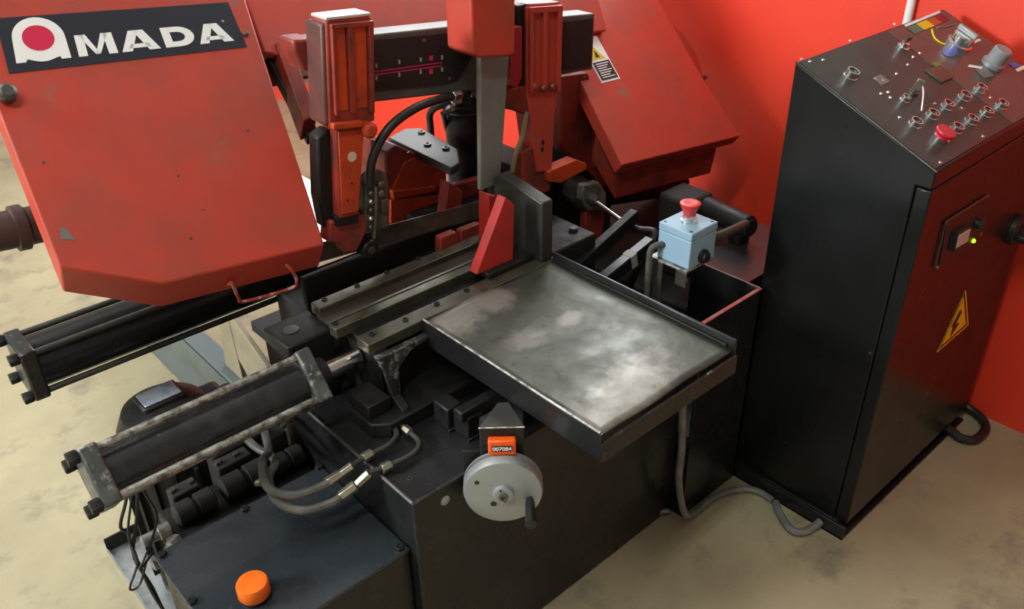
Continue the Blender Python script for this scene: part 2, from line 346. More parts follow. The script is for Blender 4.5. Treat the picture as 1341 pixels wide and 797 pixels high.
# ================================================================== hydraulic cylinders
CAPM = mat('worn_grey_black_cap', (.045, .048, .05), .36, .2, col2=(.10, .105, .105), scale=30, mix=(.4, .65), rvar=.1, col3=(.38, .38, .36), scale3=55, mix3=(.56, .66), bump=.2)
def cylinder(name, label, x0, x1, yc, zc, s, rb, rod_to, m_rod, rot=0., m_b=None):
    t = thing(name, (x0, yc, zc-s), label, 'hydraulic cylinder')
    RM = Matrix.Translation((0, yc, zc)) @ Matrix.Rotation(-rot, 4, 'X') @ Matrix.Translation((0, -yc, -zc))
    MB().cyl((x0+.01, yc, zc), (x1-.01, yc, zc), rb, 40).build('barrel', m_b or BLK, t)
    for xa in (x0, x1-.026):
        MB().box((xa, yc-s, zc-s), (xa+.026, yc+s, zc+s), RM).build('end_cap', CAPM if rod_to else CHIP, t, .004)
    k = s*.80; nut = None
    for i, (a, b) in enumerate(((-1, 1), (1, 1), (1, -1), (-1, -1))):
        c_ = RM @ V((0, yc+a*k, zc+b*k))
        MB().cyl((x0-.004, c_.y, c_.z), (x1, c_.y, c_.z), .0058, 12).build('tie_rod', GRIME if i == 1 and rot else m_rod, t)
        if nut is None:
            nut = MB().hexa((x0-.015, c_.y, c_.z), X, .0105, .015).build('nut', GRIME, t); n0 = c_.copy()
        else: inst(nut, 'nut', t, (0, c_.y-n0.y, c_.z-n0.z))
    if rod_to:
        MB().cyl((x1-.002, yc, zc), (x1+.022, yc, zc), .027, 24).build('gland', GRIME, t, .002)
        MB().cyl((x1, yc, zc), (rod_to, yc, zc), .0155, 24).build('piston_rod', CHROME, t)
    return t
NC = Py(160, 608, 1.045) + V((0, .028, -.025))
cylinder('hydraulic_cylinder', 'black tie-rod hydraulic cylinder with chipped end caps lying above the tank', .150, .512, NC.y, NC.z, .0455, .0375, .60, WORN, R(42), mat('scratched_black_gloss', (.016, .017, .018), .24, col2=(.03, .031, .032), scale=30, rvar=.1, col3=(.2, .2, .2), scale3=60, mix3=(.66, .7)))
cylinder('hydraulic_cylinder', 'black tie-rod hydraulic cylinder partly hidden under the sloping red cover', .165, .72, 1.45, .542, .048, .046, None, PLATE)
# ================================================================== outfeed tray
TZ = .60
tray = thing('outfeed_tray', (.70, 1.02, TZ), 'scuffed rectangular steel tray with raised black rim on two sides', 'tray')
TX0, TX1, TY0, TY1 = .702, 1.008, .612, 1.022
nx, ny = 24, 30; vs = []; fs = []
def tnz(x, y):
    return TZ-.006 + .0016*math.sin(x*37)*math.sin(y*23) - .004*math.exp(-((x-.86)**2+(y-.83)**2)/.004)
for j in range(ny+1):
    for i in range(nx+1):
        x = TX0+(TX1-TX0)*i/nx; y = TY0+(TY1-TY0)*j/ny; vs.append((x, y, tnz(x, y)))
for j in range(ny):
    for i in range(nx): a = j*(nx+1)+i; fs.append((a, a+1, a+nx+2, a+nx+1))
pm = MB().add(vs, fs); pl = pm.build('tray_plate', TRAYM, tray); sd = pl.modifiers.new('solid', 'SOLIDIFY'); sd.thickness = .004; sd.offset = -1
MB().box((TX0-.004, TY0-.004, TZ-.046), (TX0, TY1, TZ+.002)).build('side_rim', BLK, tray, .001)
MB().box((TX1, TY0-.004, TZ-.05), (TX1+.005, TY1, TZ+.016)).build('side_rim', BLK, tray, .0015)
MB().box((TX1-.004, TY0+.01, TZ-.01), (TX1, TY1, TZ+.004)).build('rim_bead', GRIME, tray, .0015)
MB().box((TX0-.004, TY0-.008, TZ-.046), (TX1+.005, TY0-.004, TZ-.012)).build('end_rim', BLK, tray, .001)
MB().tube([(TX0-.002, TY0, TZ+.0025), (TX0-.002, TY1, TZ+.0025)], .0018, 6, 0).build('worn_edge', WORN, tray)
MB().tube([(TX0, TY0-.006, TZ-.012), (TX1, TY0-.006, TZ-.012)], .0022, 6, 0).build('worn_edge', CHIP, tray)
MB().box((TX0, .80, TZ-.046), (TX1, 1.018, TZ-.0125)).build('support', GRIME, tray, .002)
MB().box((TX0+.125, .89, BZ), (TX0+.185, .95, TZ-.044)).build('support_post', GRIME, tray, .002)

# ================================================================== handwheel with counter
hn = V((-math.sin(R(41.2)), -math.cos(R(41.2)), 0)); hs = V((math.cos(R(41.2)), -math.sin(R(41.2)), 0))
hc = Pz(659, 645, .445)
hwt = thing('handwheel_gauge', hc, 'grey aluminium handwheel with orange counter on a black bracket under the tray', 'handwheel')
MB().lathe(hc-hn*.026, hn, [(.054, -.004), (.062, -.003), (.064, -.001), (.064, .0025), (.0585, .003), (.0585, .009), (.064, .010), (.064, .020), (.0618, .026), (.059, .027), (.0, .027)], 56).build('wheel_disc', ALU, hwt)
MB().lathe(hc, hn, [(.017, 0), (.017, .008), (.0155, .009), (.012, .009)], 28).build('hub', ALU, hwt)
MB().lathe(hc+hn*.006, hn, [(.008, 0), (.008, .006), (.0045, .0065), (.004, .003)], 18).build('hub_shaft', STEEL, hwt)
for a, b, r_ in ((-.041, .024, .004), (-.016, -.022, .005), (.002, -.010, .002), (-.004, .013, .002)):
    q = hc+hs*a+Z*b; e = .0011 if r_ > .003 else .0094
    MB().lathe(q+hn*e, hn, [(r_, 0), (r_, .0006)], 14).build('pin_hole', BPR, hwt)
q = hc+hs*.042-Z*.014
MB().lathe(q, hn, [(.006, 0), (.0065, .004), (.0078, .010), (.0085, .05), (.0095, .053), (.0095, .056), (.004, .057)], 20).build('crank_handle', RUB, hwt)
bq = hc-hn*.031
Mh = Matrix((hs, -hn, Z)).transposed().to_4x4(); Mh.translation = bq
fr = [Mh @ V((-.034, 0, -.07)), Mh @ V((.034, 0, -.07))]
bk_ = [p_-hn*((BY0+.001-p_.y)/-hn.y) for p_ in fr]
MB().prism([fr[0], fr[1], bk_[1], bk_[0]], Z*.1735).build('bracket', BLK, hwt, .002)
MB().box((-.064, .006, -.03), (-.034, .010, .056), Mh).build('bracket_wing', BLK, hwt, .001)
MB().prism([Mh @ V(p) for p in ((-.036, -.002, .108), (.036, -.002, .108), (.012, .06, .108), (-.006, .06, .108))], Z*.002).build('bracket_top', PLATE, hwt, .0006)
MB().tube([Mh @ V((-.036, -.002, .109)), Mh @ V((.036, -.002, .109))], .0014, 6, 0).build('worn_edge', WORN, hwt)
MB().box((-.022, -.012, .060), (.022, .002, .090), Mh).build('counter', ORP, hwt, .003)
MB().box((-.016, -.0135, .070), (.016, -.0118, .081), Mh).build('counter_window', BPR, hwt, .0006)
def text(body, size, Mx, m, parent, name, off=0., ext=0.0):
    c = bpy.data.curves.new(name, 'FONT'); c.body = body; c.size = size; c.align_x = 'CENTER'; c.align_y = 'CENTER'; c.offset = off; c.extrude = ext
    o = bpy.data.objects.new(name, c); COL.objects.link(o); dg = bpy.context.evaluated_depsgraph_get(); dg.update()
    me = bpy.data.meshes.new_from_object(o.evaluated_get(dg)); bpy.data.objects.remove(o)
    o0 = V(parent['_o']); me.transform(Matrix.Translation(-o0) @ Mx); me.materials.append(m)
    o = bpy.data.objects.new(name, me); COL.objects.link(o); o.parent = parent; o['_o'] = tuple(o0); return o
def frame(p, ex, ez):
    ex = V(ex).normalized(); ez = V(ez).normalized(); ey = ez.cross(ex)
    M = Matrix((ex, ey, ez)).transposed().to_4x4(); M.translation = p; return M
text('007084', .0100, frame(Mh @ V((0, -.0139, .0755)), hs, hn), WHT, hwt, 'counter_digits', .0002)

for o_ in hwt.children:                                             # sized to the pixels at this distance
    if o_.name.split('.')[0] not in ('bracket',): o_.data.transform(Matrix.Scale(.964, 4))

# ================================================================== hydraulic tank
KX0, KX1, KY0, KY1, KZ = .203, .507, .825, 1.09, .35
tank = thing('hydraulic_tank', (KX0, KY0, 0), 'black steel hydraulic oil tank with an orange filler cap on its lid', 'tank')
MB().box((KX0+.006, KY0+.004, 0), (KX1, KY1-.006, KZ-.006)).build('tank_body', BLK, tank, .003)
MB().box((KX0, KY0, KZ-.006), (KX1-.001, KY1, KZ)).build('lid', TANK, tank, .0015)
b0 = None
for q in ((213, 727), (321, 667), (524, 718), (418, 612), (252, 788)):
    p_ = Pz(q[0], q[1], KZ)
    if b0 is None: b0 = MB().hexa(p_, Z, .0075, .006).build('lid_bolt', GRIME, tank); p0_ = p_
    else: inst(b0, 'lid_bolt', tank, p_-p0_)
cp = Pz(333, 782, KZ)
cp = Pz(333, 775, KZ+.012)-Z*.012
MB().lathe(cp, Z, [(.020, 0), (.020, .012)], 24).build('filler_neck', GRIME, tank)
fc = []
seg = 40
prof = ((.0225, .010), (.0235, .012), (.0235, .030), (.022, .034), (.016, .0352))
for r_, h in prof:
    fc.append([cp+Z*h+V((math.cos(2*math.pi*i/seg), math.sin(2*math.pi*i/seg), 0))*(r_*(1+(.018 if i % 2 and h < .033 else 0))) for i in range(seg)])
MB().rings(fc).build('filler_cap', CAPO, tank)

# drip plate on the floor by the tank
dt = thing('drip_tray', (.21, 1.53, 0), 'bright galvanised drip tray on the floor beside the black tank', 'tray')
GALV = mat('galvanised_steel', (.48, .52, .54), .32, .8, col2=(.34, .37, .38), scale=20, rvar=.1)
MB().box((.207, 1.096, .0), (.50, 1.53, .006)).build('tray_plate', GALV, dt, .001)
MB().box((.205, 1.096, 0), (.2075, 1.534, .014)).build('tray_lip', GALV, dt, .0005)
MB().box((.205, 1.53, 0), (.50, 1.534, .04)).build('tray_lip', GRIME, dt, .0008)
MB().box((.49, 1.096, 0), (.50, 1.534, .04)).build('tray_lip', GRIME, dt, .0008)

# ================================================================== pump motor behind the near cylinder
mc = V((.345, 1.35, .006))
pm_ = thing('pump_motor', mc, 'greasy black hydraulic pump motor with a pale name plate behind the vise cylinder', 'pump motor')
MB().lathe(mc+Z*.02, Z, [(.075, 0), (.092, .02), (.092, .30), (.088, .36), (.072, .395), (.04, .41), (.0, .412)], 32).build('motor_body', GRIME, pm_)
for k in range(16):
    a_ = 2*math.pi*k/16; d_ = V((math.cos(a_), math.sin(a_), 0)); e_ = V((-math.sin(a_), math.cos(a_), 0))
    M_ = Matrix((d_, e_, Z)).transposed().to_4x4(); M_.translation = mc
    MB().box((.088, -.003, .05), (.102, .003, .33), M_).build('cooling_fin', GRIME, pm_)
MB().box((.305, 1.325, .40), (.385, 1.385, .445)).build('terminal_box', GRIME, pm_, .006)
MB().box((.311, 1.330, .445), (.378, 1.375, .4475)).build('name_plate', mat('pale_blue_plate', (.5, .56, .66), .3, .5, col2=(.25, .3, .45), scale=40), pm_, .001)
MB().lathe((mc.x, mc.y, .006), Z, [(.09, 0), (.09, .012), (.078, .022)], 24).build('motor_flange', GRIME, pm_)
MB().box((.40, 1.33, .30), (.47, 1.42, .385)).build('side_box', GRIME, pm_, .012)
for k in range(3): MB().lathe((.43+.026*k, 1.40, .32), Z, [(.02, 0), (.022, .03), (.014, .045), (0, .046)], 14).build('gland_nut', GRIME, pm_)
vm = thing('valve_manifold', V((.36, 1.14, 0)), 'dark oily valve block between the tank and the vise cylinder', 'valve block')
MB().box((.25, 1.11, .22), (.50, 1.20, .33)).build('manifold_block', GRIME, vm, .004)
MB().box((.27, 1.115, .006), (.48, 1.2, .22)).build('manifold_stand', GRIME, vm, .004)
SOOT = mat('matt_soot_metal', (.012, .011, .010), .75)
for k, (xx, ln, zz, rr) in enumerate(((.262, .07, .352, .019), (.345, .085, .356, .021), (.44, .06, .35, .018))):
    MB().lathe((xx, 1.145, zz), X, [(rr*.7, 0), (rr, .004), (rr, ln*.45), (rr*.8, ln*.47), (rr*.8, ln*.55), (rr*1.05, ln*.57), (rr*1.05, ln-.004), (rr*.7, ln)], 16).build('solenoid_coil', SOOT, vm)
    MB().box((xx+.01, 1.165, .33), (xx+ln-.012, 1.195, .372+.01*k)).build('valve_body', SOOT, vm, .003)
    for d_ in (.018, .05): MB().hexa((xx+d_, 1.18, .372+.01*k), Z, .006, .006).build('valve_bolt', PLATE, vm)
MB().box((.36, 1.20, .20), (.50, 1.24, .39)).build('valve_stack', SOOT, vm, .01)
MB().cyl((.40, 1.125, .352), (.405, 1.11, .36), .007, 10).build('valve_plug', BRASS, vm)
for k in range(4): MB().lathe((.38+.034*k, 1.22, .39), Z, [(.012, 0), (.012, .01), (.006, .012), (.006, .02)], 6).build('pipe_union', SOOT, vm)
for k, (dz, r_) in enumerate(((.0, .016), (.035, .013))):
    MB().lathe((.25, 1.125+.02*k, .30+dz), -X, [(r_, 0), (r_, .018), (r_*.75, .02), (r_*.75, .045), (r_*.5, .047)], 14).build('solenoid', mat('dull_zinc', (.35, .34, .32), .4, .7, col2=(.1, .1, .09), scale=50), vm)
MB().lathe((.254, 1.122, .325), -X-Y*.5, [(.011, 0), (.011, .02), (.007, .022), (.007, .035)], 6).build('pipe_union', MATS['dull_zinc'], vm)
# wires hanging from the near cylinder to the tray
wp = [((165, 655), (158, 690), (175, 700), (176, 730), (200, 770), (215, 800)), ((180, 650), (178, 690), (172, 712), (185, 745), (205, 785)), ((172, 652), (168, 700), (180, 735), (170, 770), (183, 765), (192, 735)), ((187, 640), (205, 675), (196, 715), (183, 745))]
CL = ['thicker black cable dangling from the chipped cylinder end past the tank corner']*2+['thin black wire looping back up above the galvanised drip tray', 'thin black wire hanging straight from the cylinder onto the drip tray']
for k, ws in enumerate(wp):
    pts = [Py(x, y, 1.115-.004*k) for x, y in ws]
    pts = [V((pts[0].x+.004, 1.085, NC.z-.034))] + pts
    pts += [V((.215, 1.108-.004*k, .10)), V((.222, 1.112, .008))] if k < 2 else [V((.206, 1.118, .326))]
    tag(MB().tube(pts, .0028 if k < 2 else .002, 6).build('cable', RUB, org=pts[0]), CL[k], 'cable', 'cables by the tank')

# ================================================================== hydraulic hoses and pipes on the base
def hose(name, pts, r, label, cat, m, fits=(), grp=None, seg=10):
    t = thing(name, pts[0], label, cat, grp)
    MB().tube(pts, r, seg).build('hose_body' if cat == 'hose' else 'pipe_body', m, t)
    for a, b, rr in fits: MB().cyl(a, b, rr, 6).build('hose_fitting', BRASS, t, .0008)
    return t
zb = .375
def pz(l, z): return [Pz(x, y, z) for x, y in l]
A = [V((.448, 1.22, .402)), V((.448, 1.20, .438)), V((.439, 1.145, .452))] + pz([(352, 588), (344, 604), (350, 637), (385, 648), (425, 635), (437, 624)], .452)
hose('hydraulic_hose', A, .007, 'upper of two grey rubber hoses looping over the tank lid', 'hose', HOSE, [(Pz(428, 632, .452), Pz(445, 621, .454), .009), (Pz(447, 620, .455), Pz(462, 609, .465), .0075)])
B = [V((.414, 1.22, .402)), V((.413, 1.195, .425)), V((.408, 1.12, .434))] + pz([(360, 602), (352, 626), (362, 655), (395, 668), (435, 658), (452, 645)], .434)
hose('hydraulic_hose', B, .007, 'lower of two grey rubber hoses looping over the tank lid', 'hose', HOSE, [(Pz(446, 650, .434), Pz(466, 635, .447), .009), (Pz(468, 633, .449), Pz(484, 618, .468), .0075)])
z2 = BZ+.012
C1 = pz([(462, 609), (480, 597), (508, 583), (518, 572)], z2) + [V((.582, .950, z2)), V((.583, .9575, z2))]
hose('hydraulic_pipe', C1, .0045, 'short bent steel pipe on the base top next to the vise casting', 'pipe', PLATE, [(Pz(475, 600, z2), Pz(487, 593, z2), .0085)])
C2 = pz([(484, 618), (510, 609), (540, 594), (549, 580)], z2) + [V((.597, .928, z2)), V((.597, .9575, z2))]
hose('hydraulic_pipe', C2, .0045, 'long bent steel pipe on the base top with a brass fitting', 'pipe', PLATE, [(Pz(500, 614, z2), Pz(512, 608, z2), .0085), (V((.597, .932, z2)), V((.597, .948, z2)), .0075)])

# ================================================================== emergency stop box
EZ = .60
ec = Pz(901.4, 353.7, EZ); el = Pz(860, 335.6, EZ); er = Pz(937, 336.6, EZ)
ew = er.x-ec.x; ed = el.y-ec.y
eh = Px(903, 305.7, ec.x).z-EZ
es = thing('emergency_stop_box', (ec.x, ec.y, BZ), 'pale blue emergency stop box with a red mushroom button on a bracket', 'stop box')
x0, y0 = ec.x, ec.y; zt = EZ+eh
MB().box((x0, y0, EZ), (x0+ew, y0+ed, zt-.016)).build('box_body', ESB, es, .002)
MB().box((x0-.0006, y0-.0006, zt-.0155), (x0+ew+.0006, y0+ed+.0006, zt)).build('box_lid', ESB, es, .002)
for a, b in ((.1, .1), (.9, .1), (.1, .9), (.9, .9)):
    MB().lathe((x0+ew*a, y0+ed*b, zt-.0005), Z, [(.0032, 0), (.0032, .001)], 12).build('lid_screw', BPR, es)
bc = V((x0+ew*.5, y0+ed*.5, zt))
MB().lathe(bc, Z, [(.0155, 0), (.0155, .006), (.013, .007), (.013, .015)], 28).build('chrome_collar', CHROME, es)
MB().lathe(bc+Z*.012, Z, [(.012, 0), (.0125, .010), (.0165, .017), (.019, .0225), (.019, .026), (.016, .0275), (.012, .0272), (.0, .0268)], 36).build('mushroom_button', ESR, es)
MB().lathe((x0+ew*.5, y0, EZ+eh*.22), -Y, [(.0135, -.001), (.0135, .006), (.010, .007), (.010, .012), (.004, .013)], 20).build('cable_gland', RUB, es)
MB().box((x0-.008, y0-.002, EZ-.004), (x0+ew, y0+ed+.012, EZ)).build('bracket_plate', WORN, es, .0008)
MB().box((x0-.008, y0+ed*.72, BZ), (x0-.004, y0+ed+.012, EZ-.004)).build('bracket_leg', PLATE, es, .0008)
MB().box((x0-.008, y0-.002, EZ-.035), (x0-.004, y0+ed*.3, EZ-.004)).build('bracket_leg', PLATE, es, .0008)
MB().lathe((x0+.004, y0+.012, EZ-.022), -X-Y, [(.007, 0), (.007, .012), (.004, .013)], 6).build('bracket_bolt', STEEL, es)
# conduits at the stop box
pts = [Pz(848, 420, .47), Px(846, 380, x0-.02), Px(847, 340, x0-.02), Px(853, 318, x0-.01), Px(864, 312, x0+.005)]
tag(MB().tube([V((x0-.02, y0+ed, BZ)), V((x0-.022, y0+ed, EZ-.03)), V((x0-.02, y0+ed, EZ+.02)), V((x0-.008, y0+ed*.9, EZ+.03)), V((x0+.004, y0+ed*.8, EZ+.03))], .006, 10).build('conduit', HOSE, org=V((x0-.02, y0+ed, BZ))), 'dark conduit rising beside the stop box bracket', 'conduit')
q = [V((x0+ew, y0+ed*.5, EZ+.022)), V((x0+ew+.05, y0+ed*.4, EZ+.016)), V((x0+ew+.10, y0+ed*.35, EZ+.015)), V((1.40, .86, EZ+.0))]
tag(MB().tube(q, .008, 10).build('cable', mat('brown_dusty_cable', (.075, .05, .04), .5), org=q[0]), 'thick brown cable from the stop box to behind the control cabinet', 'cable')

# ================================================================== sump box right of the tray
sb = thing('coolant_sump', (1.17, .87, 0), 'open black coolant sump with a red worn front edge beside the cabinet', 'sump')
sc_ = Pz(998, 378, .50); sl = Pz(915, 430, .50); sk = Pz(930, 345, .50)
SX1, SY0, SZ = sc_.x, sc_.y, .50
MB().box((BX1+.002, SY0, 0), (SX1, SY0+.006, SZ)).build('front_panel', BLK, sb, .001)
MB().box((BX1+.002, SY0-.001, SZ-.001), (SX1, SY0+.007, SZ+.0015)).build('front_edge', mat('worn_red_edge', (.45, .06, .05), .5, col2=(.3, .2, .18), scale=40), sb, .0005)
MB().box((SX1-.006, SY0, 0), (SX1, .945, SZ)).build('side_panel', BLK, sb, .001)
MB().box((SX1-.008, SY0+.03, SZ), (1.60, .945, SZ+.004)).build('deck_plate', mat('deck_black_paint', (.02, .018, .018), .3), sb, .001)
MB().box((SX1-.009, SY0, SZ+.0035), (SX1-.005, .945, SZ+.0055)).build('deck_edge', STEEL, sb, .0005)
MB().box((BX1+.002, SY0+.006, 0), (SX1-.006, 1.4, .22)).build('sump_floor', GRIME, sb, .001)
MB().box((BX1+.03, 1.02, .22), (SX1-.05, 1.12, .40)).build('filter_box', GRIME, sb, .004)
MB().box((SX1-.004, .95, 0), (1.80, 1.45, .376)).build('rear_tank', mat('matt_soot_metal', (.012, .011, .010), .75), sb, .006)
# parts seen between jaw and stop box
lk = thing('guide_linkage', (1.05, 1.1, BZ), 'dark diagonal linkage bars with a pale tape wrap behind the jaw', 'linkage')
a1, a2 = Pz(778, 378, .52), Pz(852, 318, .56)
def bar(a, b, w_, h_, name, m, par, bev=.002):
    d = (b-a).normalized(); s_ = d.cross(Z).normalized(); u_ = s_.cross(d)
    M_ = Matrix((d, s_, u_)).transposed().to_4x4(); M_.translation = a
    return MB().box((0, -w_/2, -h_/2), ((b-a).length, w_/2, h_/2), M_).build(name, m, par, bev)
bar(a1, a2, .022, .03, 'link_bar', BLK, lk)
bar(a1+V((-.02, .05, .02)), a2+V((.03, .07, .03)), .02, .028, 'link_bar', GRIME, lk)
m1 = a1.lerp(a2, .58); m2 = a1.lerp(a2, .68)
MB().box((a1.x-.004, a1.y-.012, BZ), (a1.x+.022, a1.y+.012, a1.z)).build('link_stand', GRIME, lk, .002)
bar(a1+V((.012, -.004, 0)), a1+V((-.008, .075, .02)), .02, .02, 'link_tie', GRIME, lk)
bar(m1, m2, .0235, .0315, 'tape_wrap', TAPE, lk, .0005)
MB().box((1.022, 1.04, BZ), (1.15, 1.17, .60)).build('guide_block', GRIME, lk, .004)
q = Pz(751, 302, .60); MB().hexa((q.x, q.y, .60), Z, .010, .008).build('bolt', PLATE, lk)
# flushing nozzle / adjuster
dq = Py(775, 257, 1.20)
ad = thing('feed_adjuster', dq, 'steel disc adjuster with a bright rod leading to a black hose', 'adjuster')
ax = V((-.25, -.95, .05)).normalized()
MB().lathe(dq+Y*.05, ax, [(.034, 0), (.034, .042), (.031, .046), (.012, .047)], 32).build('disc_body', GRIME, ad)
MB().prism([Py(764, 243, 1.195), Py(785, 238, 1.195), Py(794, 252, 1.195), Py(794, 276, 1.195), Py(770, 276, 1.195), Py(762, 262, 1.195)], Y*.02).build('face_plate', mat('dusty_steel', (.23, .21, .17), .45, .5, col2=(.1, .09, .07), scale=40), ad, .003)
MB().cyl(dq+Y*.045, V((1.366, 1.334, .545)), .026, 20).build('adjuster_shaft', GRIME, ad, .003)
r0, r1 = Py(778, 262, 1.185), Py(816, 290, 1.09)
MB().lathe(r0+Y*.01, -Y, [(.013, 0), (.013, .012), (.009, .014), (.009, .02)], 16).build('rod_nut', STEEL, ad)
MB().cyl(r0, r1, .0052, 14).build('adjuster_rod', CHROME, ad)
MB().lathe(r1, (r1-r0), [(.009, -.006), (.009, .008), (.006, .01)], 6).build('rod_end', STEEL, ad)
MB().prism([Py(768, 268, 1.205), Py(794, 268, 1.205), Py(790, 300, 1.21), Py(784, 326, 1.21), Py(776, 324, 1.21), Py(767, 300, 1.21)], Y*.02).build('red_tongue', REDD, ad, .003)
hz = [r1, Py(835, 300, 1.06), Py(858, 307, 1.02), V((1.262, 1.02, .49)), V((1.262, 1.05, .40))]
tag(MB().tube(hz, .0085, 10).build('coolant_hose', RUB, org=hz[0]), 'black hose running from the bright rod towards the stop box', 'hose')
# motor and pipes by the wall
wm = thing('coolant_pump', (1.48, .90, .50), 'dark horizontal coolant pump motor lying behind the stop box near the red wall', 'pump')
MB().cyl((1.50, 1.03, .548), (1.482, .90, .548), .026, 28).build('motor_body', GRIME, wm, .005)
MB().cyl((1.482, .90, .548), (1.481, .895, .548), .02, 24).build('end_bell', RUB, wm, .003)
MB().box((1.465, .91, .504), (1.505, .94, .54)).build('motor_foot', GRIME, wm, .003)
MB().box((1.44, 1.03, .375), (1.53, 1.12, .575)).build('pump_body', MATS['matt_soot_metal'], wm, .01)

# ================================================================== saw head
TAU = R(5.75); AL = R(52); AR = R(43)
HU = V((math.cos(TAU), 0, -math.sin(TAU))); HN = V((math.sin(TAU), 0, math.cos(TAU)))
P0 = Py(425.3, 319.5, 1.15)
WL = Y*math.cos(AL)+HN*math.sin(AL); NL = HU.cross(WL).normalized()
if NL.y > 0: NL = -NL
WR_ = Y*math.cos(AR)+HN*math.sin(AR); NR = HU.cross(WR_).normalized()
if NR.y > 0: NR = -NR
head = base
def cover(name, px, n, lipdir, th, m, bev=.003):
    """sheet cover: face polygon from pixels on the sloping plane, depth along lipdir"""
    pts = [Pp(x, y, P0, n) for x, y in px]
    return MB().prism(pts, V(lipdir)*th).build(name, m, head, bev, bseg=3)
lip = V((0, .50, -.87)).normalized()
lc = cover('wheel_cover', [(78, 349), (212, 371), (425, 320), (400, 243), (342, 64), (312, -30), (-70, -5), (-68, 0), (-50, 25)], NL, lip, .062, RED)
lc['label'] = 'flat sloping red cover with the dark name plate'
BK = V((0, .9, -.44)).normalized()
MB().prism([Pp(x, y, P0, NL)+lip*.06 for x, y in ((150, 325), (210, 340), (385, 300), (318, 60), (296, -25), (30, 0))], BK*.17).build('wheel_case', REDD, head, .004)
# seam line, scuffs as raised print on the cover face
def onL(x, y, e=.0008): return Pp(x, y, P0, NL)+NL*e
def quadmap(tl, tr, br, bl):
    def f(a, b, e=.0012):
        u0 = V(bl).lerp(V(br), a); u1 = V(tl).lerp(V(tr), a); q_ = u0.lerp(u1, b); return onL(q_.x/2.951, q_.y/2.951, e)
    return f
sg = quadmap((-20, 72), (880, 10), (955, 182), (35, 285))
MB().prism([sg(0, 0, .0004), sg(1, 0, .0004), sg(1, 1, .0004), sg(0, 1, .0004)], NL*.0007).build('name_plate', NAVY, lc, 0, smooth=0)
LT = MB()
def lq(*p): LT.poly([sg(a, b, .0016) for a, b in p])
b0_, b1_ = .16, .57
def M_(a0, a1):
    w_ = a1-a0
    lq((a0, b0_), (a0+.23*w_, b0_), (a0+.25*w_, b1_), (a0+.02*w_, b1_))
    lq((a1-.23*w_, b0_), (a1, b0_), (a1-.02*w_, b1_), (a1-.25*w_, b1_))
    lq((a0+.12*w_, b1_), (a0+.30*w_, b1_), (a0+.56*w_, b0_+.02), (a0+.44*w_, b0_+.02))
    lq((a1-.30*w_, b1_), (a1-.12*w_, b1_), (a1-.44*w_, b0_+.02), (a1-.56*w_, b0_+.02))
def A_(a0, a1):
    w_ = a1-a0; c_ = (a0+a1)/2
    lq((a0, b0_), (a0+.27*w_, b0_), (c_+.06*w_, b1_), (c_-.19*w_, b1_))
    lq((a1-.29*w_, b0_), (a1, b0_), (c_+.19*w_, b1_), (c_-.08*w_, b1_))
    lq((a0+.2*w_, b0_+.06), (a1-.2*w_, b0_+.06), (a1-.27*w_, b0_+.14), (a0+.27*w_, b0_+.14))
def D_(a0, a1):
    w_ = a1-a0; h_ = b1_-b0_
    lq((a0, b0_), (a0+.27*w_, b0_), (a0+.27*w_, b1_), (a0, b1_))
    out = []; inn = []
    for k in range(13):
        t_ = -math.pi/2+math.pi*k/12
        out.append((a0+.5*w_+.5*w_*math.cos(t_), (b0_+b1_)/2+h_/2*math.sin(t_)))
        inn.append((a0+.46*w_+.25*w_*math.cos(t_), (b0_+b1_)/2+h_*.24*math.sin(t_)))
    out = [(a0+.25*w_, b0_)]+out+[(a0+.25*w_, b1_)]; inn = [(a0+.25*w_, b0_+.26*h_)]+inn+[(a0+.25*w_, b1_-.26*h_)]
    for k in range(len(out)-1): lq(out[k], out[k+1], inn[k+1], inn[k])
M_(.305, .470); A_(.487, .650); D_(.672, .803); A_(.815, .958)
LT.build('lettering', WHT, lc, 0, smooth=0)
LG = MB(); ca, cb = .158, .55
pts = [(.040, .16), (.082, .16)]
for k in range(9): t_ = k/8; pts.append((.082+.155*t_, .20+.05*(-1)*math.sin(math.pi*t_)))
pts += [(.237, .16), (.272, .16)]
ol = [(.040, .16)]+[(.082, .16), (.088, .21)]+[(.10+.116*k/8, .20-.055*math.sin(math.pi*k/8)) for k in range(9)]+[(.228, .21), (.232, .16), (.272, .16)]
ol += [(ca+.002+.112*math.cos(math.pi*k/16), cb+.03+.385*math.sin(math.pi*k/16)) for k in range(17)]
LG.poly([sg(a, b, .0016) for a, b in ol]); LG.build('emblem', WHT, lc, 0, smooth=0)
MB().poly([sg(ca+.068*math.cos(2*math.pi*k/32), cb+.03+.235*math.sin(2*math.pi*k/32), .0021) for k in range(32)]).build('emblem_disc', CRIM, lc, 0, smooth=0)
MB().poly([sg(.945+.006*math.cos(2*math.pi*k/10), .60+.03*math.sin(2*math.pi*k/10), .0016) for k in range(10)]).build('trademark_dot', TAPE, lc, 0, smooth=0)
